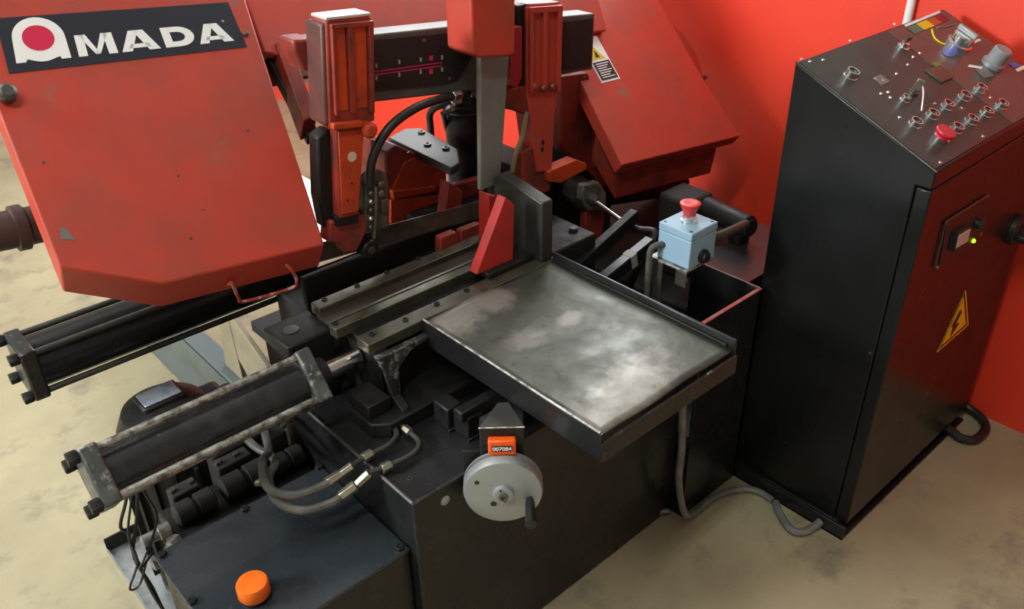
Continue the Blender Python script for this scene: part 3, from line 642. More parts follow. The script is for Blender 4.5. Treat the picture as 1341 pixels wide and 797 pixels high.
# handle, knobs, screws
def onlip(x, y): return Pp(x, y, P0, HU.cross(lip).normalized())
MB().tube([onlip(299, 372)+lip*-.0, onlip(299, 367)-Y*.012, onlip(304, 383)-Y*.022, onlip(312, 387)-Y*.024, onlip(370, 371)-Y*.024, onlip(380, 362)-Y*.022, onlip(377, 350)-Y*.012, onlip(374, 346)], .0028, 8, 5).build('handle', mat('worn_red_wire', (.45, .06, .04), .35, .3, col2=(.6, .42, .38), scale=60, mix=(.5, .6)), lc)
q = onL(8, 127, 0); MB().lathe(q, NL, [(.010, 0), (.013, .006), (.013, .018), (.008, .022)], 10).build('clamp_knob', PLATE, lc)
q = onL(321, 45, 0); MB().lathe(q, NL, [(.005, 0), (.005, .004), (.003, .006)], 10).build('latch_stud', STEEL, lc)
for (x, y) in ((233, 230), (325, 171), (250, 312), (266, 274), (57, 212)):
    MB().lathe(onL(x, y, 0), NL, [(.0022, 0), (.0018, .0012), (0, .0014)], 8).build('rivet', STEEL, lc)
MB().poly([onL(x, y, .0005) for x, y in ((78, 298), (84, 297), (99, 314), (79, 313))]).build('paint_chip', mat('bare_grey_metal', (.16, .14, .14), .5), lc, 0, smooth=0)
# right cover
def onR(x, y, e=0.): return Pp(x, y, P0, NR)+NR*e
rcpx = [(815, 216), (970, 178), (918, 98), (865, 5), (800, -110), (650, -95), (700, 0), (757, 100)]
rc = cover('wheel_cover', rcpx, NR, V((0, .62, -.78)).normalized(), .034, RED)
rc['label'] = 'sloping red cover with the warning decal'
MB().prism([onR(x, y)+V((0, .62, -.78)).normalized()*.033 for x, y in ((838, 198), (942, 172), (902, 100), (850, 5), (792, -95), (665, -85), (715, 5), (778, 110))], BK*.22).build('wheel_case', REDD, head, .004)
# lower box under the right cover
lb = [onR(822, 214)+V((.004, .026, -.03)), onR(955, 182)+V((-.01, .026, -.03)), onR(930, 140)+V((-.01, .026, -.03)), onR(790, 160)+V((.004, .026, -.03))]
MB().prism(lb, V((0, .15, -.98))*.07).build('cover_skirt', REDD, head, .003)
MB().lathe(onR(866, 60)+V((.075, .09, -.08)), NR, [(.13, -.05), (.13, .05), (.12, .056)], 48).build('wheel_housing', RED, head)
q = onR(925, 97)+V((0, .02, -.015)); MB().lathe(q, HU, [(.007, -.05), (.007, .02), (.004, .022), (.004, .03)], 8).build('stud', STEEL, head)
qd = [(781, 47), (812, 103), (788, 109), (757, 52)]
def dq_(a, b, e): # a across, b down
    t_ = V((*qd[3], 0)).lerp(V((*qd[0], 0)), a); u_ = V((*qd[2], 0)).lerp(V((*qd[1], 0)), a); s_ = t_.lerp(u_, b); return onR(s_.x, s_.y, e)
MB().prism([dq_(0, 0, .0003), dq_(1, 0, .0003), dq_(1, 1, .0003), dq_(0, 1, .0003)], NR*.0006).build('warning_decal', WHT, rc, 0, smooth=0)
MB().poly([dq_(.06, .55, .0014), dq_(.94, .55, .0014), dq_(.94, .96, .0014), dq_(.06, .96, .0014)]).build('decal_panel', BPR, rc, 0, smooth=0)
MB().poly([dq_(.08, .50, .0014), dq_(.82, .50, .0014), dq_(.45, .18, .0014)]).build('decal_triangle', YEL, rc, 0, smooth=0)
MB().poly([dq_(.36, .46, .0019), dq_(.58, .46, .0019), dq_(.46, .28, .0019)]).build('decal_symbol', BPR, rc, 0, smooth=0)
tl = MB()
for k in range(7):
    b_ = .59+.05*k; tl.poly([dq_(.16, b_, .0019), dq_(.84-.1*(k % 3), b_, .0019), dq_(.84-.1*(k % 3), b_+.02, .0019), dq_(.16, b_+.02, .0019)])
tl.build('decal_text', WHT, rc, 0, smooth=0)
# spine plate behind the beam, joins the covers
NS = (NL+NR).normalized()
def onS(x, y, e=-.035): return Pp(x, y, P0+NL*e, NL)
MB().prism([onS(322, 0), onS(347, 68), onS(420, 84), onS(795, 40), onS(770, -50), onS(730, -110), onS(560, -70), onS(310, -40)], BK*.16).build('spine', RED, head, .003)
# inclined bar between cover and post
MB().prism([onS(360, 55, -.03), onS(378, 52, -.03), onS(416, 150, -.03), onS(398, 158, -.03)], lip*.05).build('inner_rib', REDD, head, .002)
MB().prism([onS(346, 66, -.06), onS(372, 60, -.06), onS(418, 175, -.06), onS(404, 180, -.06)], lip*.02).build('inner_rib', GRIME, head, .002)
# gear case / motor at far left end
q = onL(-30, 300)+V((0, .13, -.05))
MB().lathe(Py(36, 296, 1.42), -HU, [(.028, -.16), (.03, 0), (.036, .004), (.036, .02), (.030, .022), (.030, .06), (.04, .062), (.04, .2)], 28).build('gear_motor', mat('brown_grime_motor', (.07, .035, .03), .5, col2=(.03, .02, .018), scale=20), head)
# beam with scale
YB = 1.235
def hb(x, y, Y_=YB): return Py(x, y, Y_)
bm_ = MB().prism([hb(408, 52.5), hb(488, 45.2), hb(620, 31.4), hb(779, 17.5), hb(776, 91), hb(620, 119), hb(488, 134), hb(440, 140), hb(428, 98), hb(412, 95)], Y*.05).build('beam', mat('dull_grey_beam', (.115, .11, .095), .42, .25, col2=(.07, .066, .056), scale=10, mix=(.4, .7)), head, .003)
MB().prism([hb(384, 53, YB-.003), hb(411, 50, YB-.003), hb(417, 96, YB-.003), hb(398, 92, YB-.003), hb(386, 70, YB-.003)], Y*.05).build('beam_bracket', REDD, head, .004)
MB().prism([hb(490, 52, YB-.001), hb(617, 39, YB-.001), hb(617, 76, YB-.001), hb(598, 105, YB-.001), hb(580, 110, YB-.001), hb(490, 120, YB-.001)], Y*-.002).build('scale_plate', BPR, bm_, .0005)
MB().prism([hb(736, 28, YB-.001), hb(776, 24, YB-.001), hb(773, 86, YB-.001), hb(736, 92, YB-.001)], Y*-.002).build('scale_plate', BPR, bm_, .0005)
sl_ = MB()
for o_ in (0, 4.2):
    sl_.poly([hb(490, 93+o_, YB-.0036), hb(579, 81.2+o_, YB-.0036), hb(579, 82.6+o_, YB-.0036), hb(490, 94.6+o_, YB-.0036)])
for (x, y) in ((564.5, 76), (564.5, 93.5)): sl_.poly([hb(x-2.6, y-3, YB-.0036), hb(x+2.6, y-3.5, YB-.0036), hb(x+2.6, y+3, YB-.0036), hb(x-2.6, y+3.5, YB-.0036)])
sl_.build('scale_lines', PINK, bm_, 0, smooth=0)
tk = MB()
for (x, y) in ((493, 86), (493, 102), (523, 81), (523, 98), (551, 78), (551, 94), (579, 75), (579, 91)):
    tk.poly([hb(x-1.3, y-2.8, YB-.0036), hb(x+1.3, y-2.8, YB-.0036), hb(x+1.3, y+2.8, YB-.0036), hb(x-1.3, y+2.8, YB-.0036)])
tk.build('scale_marks', TAPE, bm_, 0, smooth=0)
for (x, y) in ((615, 50), (555, 53), (589, 103)): MB().lathe(hb(x, y, YB-.003), -Y, [(.0035, 0), (.003, .002)], 10).build('plate_screw', STEEL, bm_)
MB().box((.60, 1.46, .90), (1.46, 1.52, .96)).build('head_frame', REDD, head, .004)
MB().box((.95, 1.28, .885), (1.05, 1.45, .925)).build('beam_mount', REDD, head, .004)
MB().box((1.164, 1.412, 0), (1.345, 1.55, .35)).build('pivot_foot', SOOT, head, .004)
MB().box((1.263, 1.356, .25), (1.349, 1.55, .60)).build('pivot_post', SOOT, head, .004)
MB().box((1.352, 1.336, .376), (1.53, 1.388, .555)).build('gear_case_foot', SOOT, head, .004)
# left guide arm
def lbox(px, Yf, dep, name, m, bev=.003, par=None):
    return MB().prism([Py(x, y, Yf) for x, y in px], Y*dep).build(name, m, par or head, bev)
YL = 1.175
la = lbox([(427, 28), (432, 24), (483, 19), (487, 24), (490, 60), (491, 158), (478, 163), (470, 281), (445, 287), (441, 170), (432, 168)], YL, .045, 'guide_arm', REDD)
lbox([(427, 23), (485, 16.5), (487, 20), (427, 27)], YL+.0005, .044, 'arm_top', mat('top_glare_white', (.62, .60, .58), .35, .3), .0008, la)  # overexposed glare on the arm's upward face, painted as a white top
for px in (((435, 38), (451, 36.5), (456, 143), (441, 146)), ((460, 35.5), (479, 34), (481, 140), (464, 142))):
    lbox(px, YL-.0005, -.0015, 'slot_face', ORNG, .0005, la)
for px in (((431, 32), (434.5, 32), (440.5, 150), (437, 150)), ((452, 35), (459, 34), (463.5, 146), (457, 147)), ((480, 32), (486, 31), (487.5, 146), (482, 146)), ((431, 31), (486, 26), (486, 33), (431, 37))):
    lbox(px, YL, -.008, 'arm_rib', REDD, .001, la)
lbox([(432, 160), (470, 156), (470, 164), (432, 168)], YL, -.012, 'arm_ledge', ORNG, .0015, la)
lbox([(442, 172), (476, 168), (468, 276), (447, 280)], YL, -.003, 'arm_face', ORNG, .001, la)
MB().lathe(Py(487, 172, YL-.018), Y, [(.008, 0), (.0135, .004), (.0135, .03)], 24).build('clamp_boss', ORNG, la)
MB().lathe(Py(461, 205, YL-.0034), -Y, [(.0085, 0), (.0085, .0008)], 24).build('sight_hole', mat('pale_hole', (.62, .5, .36), .6), la)
for (x, y) in ((461, 240), (455, 262)): MB().lathe(Py(x, y, YL-.003), -Y, [(.002, 0), (.002, .001)], 8).build('pin', BPR, la)
lbox([(421, 32), (428, 30), (433, 168), (426, 164)], YL+.004, .05, 'slide_body', mat('brown_grimed_red', (.11, .035, .028), .45, col2=(.045, .025, .022), scale=18, mix=(.4, .65)), .004, la)
lbox([(416, 180), (432, 168), (440, 290), (426, 300), (418, 260)], YL+.02, .03, 'back_plate', GRIME, .004, la)
MB().prism([Py(x, y, YL+.04) for x, y in ((446, 50), (484, 46), (484, 118), (446, 124))], Y*.022).build('arm_mount', GRIME, head, .002)
# roller guide carrier under the left arm
lbox([(432, 290), (478, 280), (482, 300), (468, 330), (452, 332), (446, 318), (430, 318)], YL+.01, .03, 'guide_carrier', REDD, .004)
lbox([(440, 284), (470, 279), (470, 292), (442, 298)], YL+.002, .02, 'carrier_block', GRIME, .002)
q = Py(484, 326, 1.19); MB().lathe(q+Y*.03, -Y, [(.017, 0), (.017, .034), (.0155, .036)], 28).build('guide_roller', GRIME, head)
MB().lathe(q-Y*.006, -Y, [(.0075, 0), (.0075, .002), (.004, .0025)], 20).build('roller_pin', STEEL, head)
lbox([(458, 300), (480, 294), (491, 318), (482, 332), (464, 328)], 1.198, .02, 'roller_arm', GRIME, .002)
# coolant valve body by the left arm
vbx = lbox([(477, 245), (482, 236), (497, 222), (506, 226), (510, 240), (510, 298), (478, 308)], 1.185, .03, 'coolant_valve', mat('olive_grey_casting', (.085, .08, .062), .42, .3, col2=(.045, .042, .035), scale=40, bump=.3), .004)
for (x, y, r_) in ((496, 240, .006), (496, 252, .007)): MB().lathe(Py(x, y, 1.187), -Y, [(r_, 0), (r_, .008), (r_*.6, .01)], 12).build('valve_screw', STEEL, vbx)
lbox([(498, 262), (507, 259), (509, 275), (499, 279)], 1.184, -.003, 'valve_tag', STEEL, .0008, vbx)
MB().tube([Py(492, 244, 1.175), Py(492, 280, 1.175), Py(490, 312, 1.175)], .003, 8, 3).build('valve_tube', STEEL, vbx)
for k in range(5): MB().lathe(Py(484, 252+11*k, 1.184), -Y, [(.005, 0), (.005, .006), (.003, .008)], 6).build('valve_nut', BRASS if k % 2 else PLATE, vbx)
# coolant hose
hp = [Py(484, 240, 1.18), Py(486, 215, 1.175), Py(496, 188, 1.17), Py(515, 162, 1.165), Py(545, 141, 1.17), Py(572, 131, 1.19), Py(592, 126, 1.21)]
ch = thing('coolant_hose', hp[0], 'black rubber hose arching from the olive valve on the left guide arm', 'hose')
MB().tube(hp, .0078, 12).build('hose_body', RUB, ch)
MB().cyl(hp[-1], Py(602, 123, 1.215), .0095, 6).build('hose_fitting', CHROME, ch, .001)
# right guide arm
YR = 1.20
ra = lbox([(690, 10), (694, 5), (730, 3), (734, 6), (731, 121), (727, 150), (723, 224), (704, 226), (694, 150), (690, 124)], YR, .045, 'guide_arm', RED)
lbox([(691, 5.5), (733, 2.5), (733, 5), (691, 8)], YR+.001, .044, 'arm_top', REDD, .0005, ra)
for px in (((691, 15), (695, 15), (695, 119), (691, 120)), ((709, 15), (714, 14.5), (713, 119), (708.5, 119)), ((728, 13), (733, 13), (730.5, 118), (726, 118)), ((691, 9), (733, 6), (733, 14), (691, 17))):
    lbox(px, YR, -.009, 'arm_rib', RED, .001, ra)
for k in range(3): MB().lathe(Py(699+12*k, 113+2*(k % 2), YR-.003), -Y, [(.008, 0), (.009, .004), (.006, .009), (.002, .01)], 9).build('clamp_nut', REDD, ra)
for (x, y) in ((711, 187), (710, 196)): lbox([(x-1.5, y-4), (x+1.5, y-3), (x+1, y+3), (x-1.5, y+2)], YR, -.001, 'paint_chip', BPR, 0, ra)
lbox([(678, 8), (690, 5), (690, 122), (680, 118)], YR+.006, .04, 'slide_body', GRIME, .003, ra)
lbox([(670, 36), (684, 34), (684, 100), (678, 115), (669, 113)], YR-.01, .02, 'clamp_plate', mat('crimson_paint', (.36, .018, .022), .42), .002)
lbox([(656, 118), (690, 112), (694, 150), (686, 150), (674, 145), (658, 142)], YR+.002, .03, 'arm_bridge', REDD, .003)
lbox([(683, 200), (704, 188), (722, 222), (722, 250), (700, 258), (686, 250)], YR+.005, .03, 'arm_foot', REDD, .004)
lbox([(718, 225), (755, 209), (768, 214), (768, 222), (734, 240), (719, 238)], YR-.008, .03, 'foot_block', ORNG, .002)
MB().tube([Py(690, 146, 1.203), Py(684, 180, 1.198), Py(676, 200, 1.198), Py(671, 225, 1.198)], .0055, 8).build('wire_conduit', mat('yellowed_hose', (.16, .12, .06), .5), head)
# front red block and grey arm
fb_ = lbox([(616, -40), (675, -45), (675, 70), (668, 74), (627, 76), (619, 71)], 1.135, .07, 'arm_block', RED, .004)
lbox([(629, 62), (667, 61), (667, 74), (655, 240), (630, 250)], 1.163, .012, 'grey_arm', GRYARM, .002)
MB().prism([Py(x, y, 1.20) for x, y in ((642, -10), (672, -12), (672, 62), (642, 66))], Y*.037).build('arm_mount', REDD, head, .002)
# blade
bl0, bl1 = Py(400, 349, YB+.01), Py(655, 272, YB+.01)
def bp(x, y): return Py(x, y, YB+.01)
# straight band in the head frame
d0 = bp(491.6, 322.3); L0 = -.21; L1 = .30; hgt = .036
mb = MB(); N = 150; low = []; 
up = HN
for i in range(N):
    a_ = L0+(L1-L0)*i/N; b_ = L0+(L1-L0)*(i+.72)/N
    low += [d0+HU*a_, d0+HU*b_-HN*.0018+HU*.0008]
low.append(d0+HU*L1)
top_ = [q_+HN*(hgt-(q_-d0).dot(HN)) for q_ in low]
n_ = len(low); vs = low+top_
mb.add(vs+[q_+Y*.0012 for q_ in vs], [(i, i+1, n_+i+1, n_+i) for i in range(n_-1)]+[(2*n_+i+1, 2*n_+i, 3*n_+i, 3*n_+i+1) for i in range(n_-1)]+[(i+1, i, 2*n_+i, 2*n_+i+1) for i in range(n_-1)]+[(n_+i, n_+i+1, 3*n_+i+1, 3*n_+i) for i in range(n_-1)])
mb.build('blade', mat('saw_blade_steel', (.16, .145, .115), .4, .7, col2=(.10, .09, .07), scale=30), head, 0, smooth=0)
# dark underside of the head between the covers
MB().prism([Py(735, 100, 1.31), Py(770, 95, 1.31), Py(815, 220, 1.31), Py(790, 245, 1.31), Py(735, 190, 1.31)], Y*.05).build('cover_back', REDD, head, .003)
MB().prism([Py(738, 190, 1.33), Py(800, 225, 1.33), Py(905, 235, 1.33), Py(900, 255, 1.33), Py(800, 270, 1.33), Py(740, 235, 1.33)], Y*.06).build('gear_case', GRIME, head, .006)

# ================================================================== carriage behind the blade
car = thing('feed_carriage', (1.05, 1.5, .44), 'orange red feed casting with a black cover plate behind the blade', 'carriage')
YC = 1.40
lbox([(505, 200), (520, 190), (585, 218), (586, 285), (505, 298)], YC, .10, 'casting', REDD, .004, car)
lbox([(512, 252), (530, 212), (548, 205), (583, 222), (584, 245), (520, 250)], YC-.004, .01, 'casting_rib', ORNG, .002, car)
lbox([(514, 250), (570, 243), (574, 250), (516, 262)], YC-.014, .02, 'casting_ledge', ORNG, .003, car)
lbox([(512, 262), (586, 255), (586, 284), (512, 294)], YC-.008, .01, 'casting_front', ORNG, .002, car)
ctz = Py(560, 200, YC).z+.012
cpts = [Pz(x, y, ctz) for x, y in ((508, 180), (530, 168), (552, 167), (600, 195), (602, 212), (590, 220))]
MB().prism([p_-Z*.018 for p_ in cpts], Z*.018).build('cover_plate', mat('dark_grey_enamel', (.028, .028, .032), .45, col2=(.04, .04, .044), scale=10, spec=.35), car, .003)
for x, y in ((531, 201), (560, 190), (552, 174), (584, 195)): MB().lathe(Pz(x, y, ctz), Z, [(.008, 0), (.008, .004), (.004, .0045), (.004, .002)], 14).build('cap_screw', PLATE, car)
lbox([(486, 182), (515, 192), (520, 215), (500, 290), (486, 300)], YC+.05, .05, 'casting_side', REDD, .004, car)
MB().box((.895, 1.405, .384), (1.05, 1.50, .58)).build('carriage_base', SOOT, car, .004)
# lift cylinder
lf = thing('lift_cylinder', (1.2, 1.55, .44), 'black upright lift cylinder with chrome fittings under the beam', 'cylinder')
a_ = Py(608, 142, 1.50); b_ = Py(608, 262, 1.50)
MB().box((1.10, 1.41, .358), (1.26, 1.57, .386)).build('lift_plate', SOOT, lf, .003)
MB().cyl(V((a_.x, a_.y, .385)), a_, .046, 28).build('cylinder_body', GRIME, lf, .003)
MB().lathe(a_, Z, [(.042, -.002), (.042, .012), (.036, .014), (.036, .036), (.018, .038), (.018, .105)], 24).build('cylinder_head', BLK, lf)
for (x, y, r_, yy) in ((592, 134, .013, 1.482), (621, 124, .013, 1.475), (583, 146, .009, 1.484)): MB().hexa(Py(x, y, yy), V((.3, -.8, .5)), r_, .02).build('chrome_union', CHROME, lf)
MB().tube([V((1.105, 1.52, .385)), V((1.107, 1.52, .60)), Py(564, 170, 1.52), Py(563, 150, 1.52), Py(572, 140, 1.50), Py(588, 136, 1.48)], .008, 8).build('lift_pipe', RUB, lf)
MB().tube([Py(592, 190, 1.52), Py(584, 165, 1.52), Py(580, 148, 1.48)], .006, 8).build('lift_pipe', PLATE, lf)
# added white pan: bright daylight on the floor behind the blade
cb_ = thing('daylit_floor_pan', (.80, 2.3, 0), 'white pan added as bright daylit floor glimpsed behind the saw blade and left guide arm', 'tray')
DAYFLR = mat('daylit_floor_white', (.88, .88, .86), .4)
MB().box((.80, 2.3, 0), (1.5, 3.4, .012)).build('pan_floor', DAYFLR, cb_, .002)
for a, b in (((.80, 2.3), (.812, 3.4)), ((1.488, 2.3), (1.5, 3.4)), ((.80, 2.3), (1.5, 2.312)), ((.80, 3.388), (1.5, 3.4))):
    MB().box((a[0], a[1], 0), (b[0], b[1], .05)).build('pan_rim', DAYFLR, cb_, .002)

# ================================================================== control cabinet
CX0, CX1, CY0, CY1, CF, CB = 1.37, 1.935, .508, .788, .823, .947
cab = thing('control_cabinet', (CX0, CY0, 0), 'tall glossy black control cabinet with a sloping button console and warning triangle', 'control cabinet')
body = MB().prism([(CX0, CY0+.028, .035), (CX0, CY1, .035), (CX0, CY1, CB), (CX0, CY0, CF), (CX0, CY0, CF-.03), (CX0, CY0+.028, CF-.03)], X*(CX1-CX0)).build('cabinet_body', CABB, cab, .0025)
MB().box((CX0+.002, CY0, .035), (CX1-.002, CY0+.027, CF-.033)).build('door', CABB, cab, .003)
door = cab.children[-1]
MB().box((CX0-.012, CY0-.004, 0), (CX1, CY1+.02, .006)).build('plinth', BLK, cab, .001)
MB().box((CX0-.012, CY0-.004, 0), (CX0-.006, CY1+.02, .035)).build('plinth', BLK, cab, .001)
MB().box((CX0-.004, CY0+.02, .006), (CX1-.01, CY1, .035)).build('plinth', BLK, cab, .001)
CN = X.cross(V((0, CY1-CY0, CB-CF))).normalized(); CT = CN.cross(X).normalized()
CP = V((CX0, CY0, CF))
def onC(x, y, e=0.): return Pp(x, y, CP, CN)+CN*e
def cbox(p, sx, sy, h, name, m, par, bev=.0006): # centred box on console plane
    M0 = frame(p, X, CN); return MB().box((-sx/2, -sy/2, 0), (sx/2, sy/2, h), M0).build(name, m, par, bev)
LEN = (V((0, CY1-CY0, CB-CF))).length
SX = 1.68
MB().box((.006, .006, 0), (SX-CX0-.002, LEN-.006, .0022), frame(CP, X, CN)).build('console_panel', CONS, cab, .0006)
pan = cab.children[-1]
MB().box((SX-CX0+.001, .006, 0), (CX1-CX0-.006, LEN-.006, .0022), frame(CP, X, CN)).build('console_panel', mat('console_grey_panel', (.06, .062, .055), .22), cab, .0006)
pan2 = cab.children[-1]
MB().tube([CP+X*.001+CN*.001, CP+X*.001+CN*.001+V((0, CY1-CY0, CB-CF))], .0018, 6, 0).build('console_edge', PLATE, cab)
E0 = .0022
def button(x, y, r_=.0115, m=RUB, h=.013):
    p_ = onC(x, y, E0)
    b_ = MB().lathe(p_, CN, [(r_*1.12, 0), (r_*1.12, .002), (r_, .003), (r_, h), (r_*.8, h), (r_*.8, h*.55)], 24).build('button_bezel', CHROME, pan)
    MB().lathe(p_+CN*h*.5, CN, [(r_*.78, 0), (r_*.78, h*.25), (r_*.6, h*.32)], 20).build('push_button', m, b_)
for x, y in ((1196, 165), (1218, 154), (1238, 142), (1260, 130), (1281, 120), (1250, 172), (1269, 161), (1289, 151), (1309, 141)): button(x, y, .0105, RUB, .011)
button(1112, 102, .0115, CONS, .014)
for x, y in ((1183, 133),): button(x, y, .008, STEEL, .010)
p_ = onC(1229, 185, E0)
MB().lathe(p_, CN, [(.014, 0), (.014, .008), (.011, .009), (.011, .012)], 24).build('stop_collar', CHROME, pan)
MB().lathe(p_+CN*.008, CN, [(.011, 0), (.012, .003), (.0165, .007), (.0175, .011), (.0165, .0135), (0, .0145)], 32).build('stop_button', mat('crimson_mushroom', (.55, .01, .035), .35), pan)
# key switch with key
p_ = onC(1194, 124, E0); MB().lathe(p_, CN, [(.009, 0), (.009, .006), (.006, .007), (.006, .010)], 20).build('key_lock', STEEL, pan)
MB().box((-.0015, -.006, .008), (.0015, .007, .03), frame(p_, X+Y*.4, CN)).build('key', BRASS, pan, .0008)
kt = [p_+CN*.028, onC(1203, 130, .014), onC(1205, 147, .004)]
MB().tube(kt, .0014, 6, 4).build('key_cord', WHTP, pan)
# toggle, indicator lamps and marks
p_ = onC(1181, 64, E0); MB().lathe(p_, CN, [(.012, 0), (.012, .004), (.008, .005), (.008, .012)], 24).build('selector_base', CHROME, pan)
cbox(onC(1183, 60, .012), .022, .006, .008, 'selector_lever', CONS, pan)
for x, y in ((1204, 71), (1195, 76), (1162, 122), (1153, 124), (1165, 129), (1145, 105), (1173, 98), (1177, 155), (1286, 180), (1049, 79), (1060, 82), (1077, 80), (1113, 55), (1171, 33), (1188, 86), (1230, 214), (1155, 107), (1223, 137), (1258, 143), (1296, 129)):
    MB().lathe(onC(x, y, E0), CN, [(.0033, 0), (.003, .0015), (.001, .002)], 10).build('screw_head', CHROME, pan)
cbox(onC(1153, 106, E0), .03, .022, .001, 'worn_label', GRYARM, pan)
cbox(onC(1229, 99, E0), .05, .038, .0035, 'display_window', mat('olive_window', (.045, .045, .02), .25), pan, .001)
cbox(onC(1224, 87, E0+.0035), .02, .012, .0006, 'display_label', mat('olive_yellow_print', (.18, .16, .02), .5), pan, 0)
def cpoly(px, m, name, par=None, e=.0008): MB().poly([onC(x, y, E0+e) for x, y in px]).build(name, m, par or pan, 0, smooth=0)
par2 = pan
cpoly([(1183, 34), (1229, 15.5), (1231, 18), (1185, 37)], WHT, 'white_strip')
def band(a, b, m, name):
    A0, A1, B0, B1 = V((1186, 38, 0)), V((1232, 19.5, 0)), V((1197, 46, 0)), V((1243, 27, 0))
    q_ = [A0.lerp(A1, a), A0.lerp(A1, b), B0.lerp(B1, b), B0.lerp(B1, a)]; cpoly([(v_.x, v_.y) for v_ in q_], m, name)
band(0, .28, GRN, 'green_label'); band(.28, .56, YEL, 'yellow_label'); band(.56, .78, mat('orange_print', (.5, .09, .02), .5), 'orange_label'); band(.78, 1, mat('maroon_print', (.25, .01, .03), .5), 'maroon_label')
p_ = onC(1243, 69); cpoly([(1243+10*math.cos(k*math.pi/10), 69+7*math.sin(k*math.pi/10)) for k in range(20)], BLUE, 'blue_label')
MB().tube([onC(x, y, E0+.001) for x, y in ((1219, 40), (1222, 50), (1228, 56), (1236, 60))], .0016, 6).build('yellow_arc', YEL, pan)
MB().tube([onC(x, y, E0+.001) for x, y in ((1226, 38), (1240, 36), (1250, 33))], .0012, 6).build('white_arc', TAPE, pan)
# large knobs
p_ = onC(1254, 60, E0)
MB().lathe(p_, CN, [(.026, 0), (.026, .006), (.022, .008), (.022, .022), (.019, .025), (.012, .025)], 36).build('dial_knob', CHROME, pan2)
MB().box((-.005, -.022, .025), (.005, .022, .036), frame(p_, X, CN)).build('dial_grip', ALU, pan2, .002)
cbox(onC(1278, 55, E0), .03, .006, .001, 'dial_mark', WHT, pan2, 0)
p_ = onC(1298, 86, E0)
MB().lathe(p_, CN, [(.021, 0), (.021, .008), (.018, .010), (.0185, .034), (.016, .037), (0, .0375)], 36).build('speed_knob', GREYP, pan2)
MB().lathe(p_, CN, [(.0225, 0), (.0225, .007), (.019, .008)], 36).build('knob_skirt', ALU, pan2)
cpoly([(1268, 86), (1286, 89), (1284, 92), (1266, 89)], WHT, 'white_mark', pan2); cpoly([(1276, 93), (1290, 90), (1301, 101), (1287, 104)], GRYARM, 'grey_mark', pan2)
cpoly([(1318, 84), (1328, 83), (1336, 88), (1327, 91)], BLUE, 'blue_mark', pan2); cpoly([(1328, 92), (1339, 87), (1342, 91), (1331, 96)], WHT, 'white_mark', pan2)
# door fittings
def onF(x, y, e=0.): return Py(x, y, CY0-e)
def fbox(px, name, m, th, bev=.001, e=0.): return MB().prism([onF(x, y, e) for x, y in px], Y*-th).build(name, m, door, bev)
fbox([(1239, 292), (1291, 257), (1282, 317), (1229, 346)], 'meter_recess', BPR, .002)
fm = ((1224, 351), (1238, 291), (1293, 256))
MB().tube([onF(x, y, .003) for x, y in fm], .0022, 6, 0).build('meter_frame', PLATE, door)
for (x, y) in ((1226, 350), (1238, 292), (1292, 257), (1283, 306)): MB().lathe(onF(x, y, .0), -Y, [(.004, 0), (.0035, .004)], 10).build('meter_screw', STEEL, door)
fbox([(1246, 302), (1263, 293), (1258, 316), (1241, 327)], 'meter_body', BPR, .012)
fbox([(1247, 305), (1262, 296.5), (1258, 313), (1243, 322)], 'meter_face', mat('meter_card', (.5, .46, .42), .5), .0136)
MB().lathe(onF(1277, 292), -Y, [(.011, 0), (.011, .012), (.008, .016)], 18).build('meter_knob', RUB, door)
MB().lathe(onF(1272.5, 314.5), -Y, [(.0045, 0), (.004, .005), (.002, .007)], 14).build('indicator_lamp', LED, door)
p_ = onF(1328, 300)
MB().lathe(p_, -Y, [(.033, 0), (.033, .01), (.028, .014), (.024, .016)], 28).build('rotary_switch', RUB, door)
MB().box((-.030, -.009, .012), (.030, .009, .036), frame(p_, X+Z*.3, -Y)).build('switch_handle', RUB, door, .004)
tri = [(1264.6, 379.7), (1268, 425), (1227, 461)]
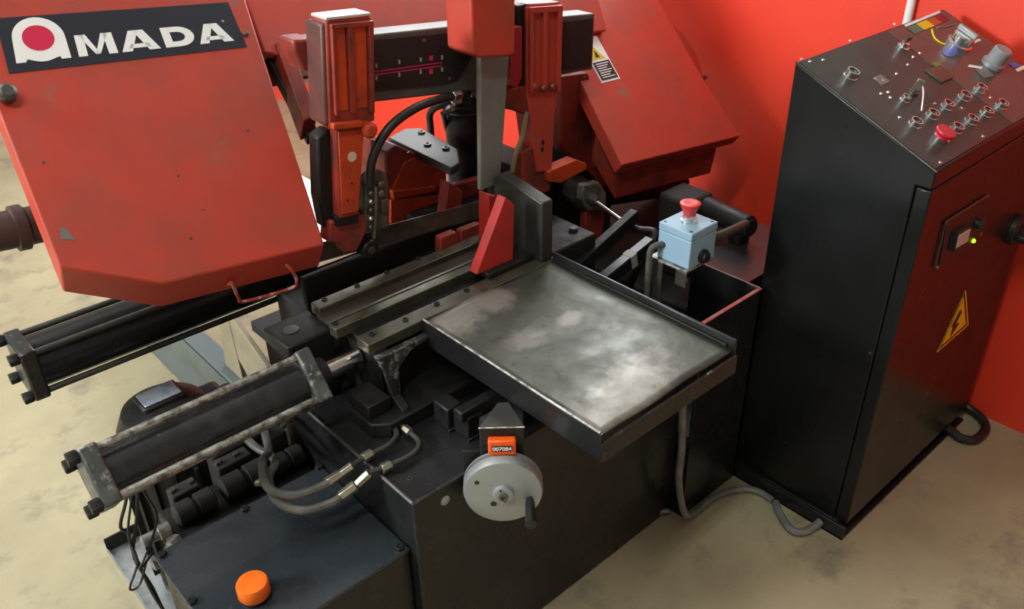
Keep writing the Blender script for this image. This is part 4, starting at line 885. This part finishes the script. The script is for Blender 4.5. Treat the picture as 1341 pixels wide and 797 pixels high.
MB().prism([onF(x, y) for x, y in tri], Y*-.0008).build('warning_sign', YEL, door, 0, smooth=0)
cen = V((sum(t_[0] for t_ in tri)/3, sum(t_[1] for t_ in tri)/3, 0))
tb = MB()
for i in range(3):
    a_ = V((*tri[i], 0)); b_ = V((*tri[(i+1) % 3], 0))
    q_ = [cen.lerp(a_, .93), cen.lerp(b_, .93), cen.lerp(b_, .80), cen.lerp(a_, .80)]
    tb.poly([onF(v_.x, v_.y, .0013) for v_ in q_])
tb.poly([onF(x, y, .0013) for x, y in ((1258, 405), (1260, 408), (1252, 424), (1257, 422), (1244, 442), (1248, 427), (1245, 429))])
tb.build('warning_bolt', BPR, door, 0, smooth=0)
MB().lathe(Px(1140, 462, CX0), -X, [(.003, 0), (.003, .002)], 10).build('side_screw', STEEL, cab)
# conduits around the cabinet
cz = .012
pts = [Py(894, 528, .758), Py(893, 585, .758), Py(889, 628, .758), V((1.145, .756, .045)), V((1.185, .757, .0135)), Pz(935, 650, .0105), Pz(965, 641, .0095), Pz(990, 642, .0095), Pz(1012, 655, .0095)]
tag(MB().tube(pts, .0075, 10).build('flexible_conduit', COND, org=pts[4]), 'grey flexible conduit dropping below the tray and along the floor', 'conduit')
pts = [V((1.3435, .656, .0105)), Pz(1020, 670, .0105), Pz(1035, 692, .0105), Pz(1052, 696, .011), V((1.340, .560, .012)), V((1.3575, .556, .018))]
tag(MB().tube(pts, .0085, 10).build('flexible_conduit', COND, org=pts[0]), 'short looped flexible conduit at the cabinet foot', 'conduit')
pts = [V((1.934, .56, .06)), V((1.957, .548, .040)), V((1.972, .515, .017)), V((1.960, .475, .0125)), V((1.925, .450, .0125)), V((1.868, .450, .0125)), V((1.849, .475, .0125)), V((1.851, .498, .0180)), V((1.853, .524, .0195))]
tag(MB().tube(pts, .011, 10).build('power_cable', RUB, org=pts[2]), 'thick black power cable curling out at the wall side of the cabinet', 'cable')

# unify the bookkeeping property away
for o in bpy.data.objects:
    if '_o' in o: del o['_o']
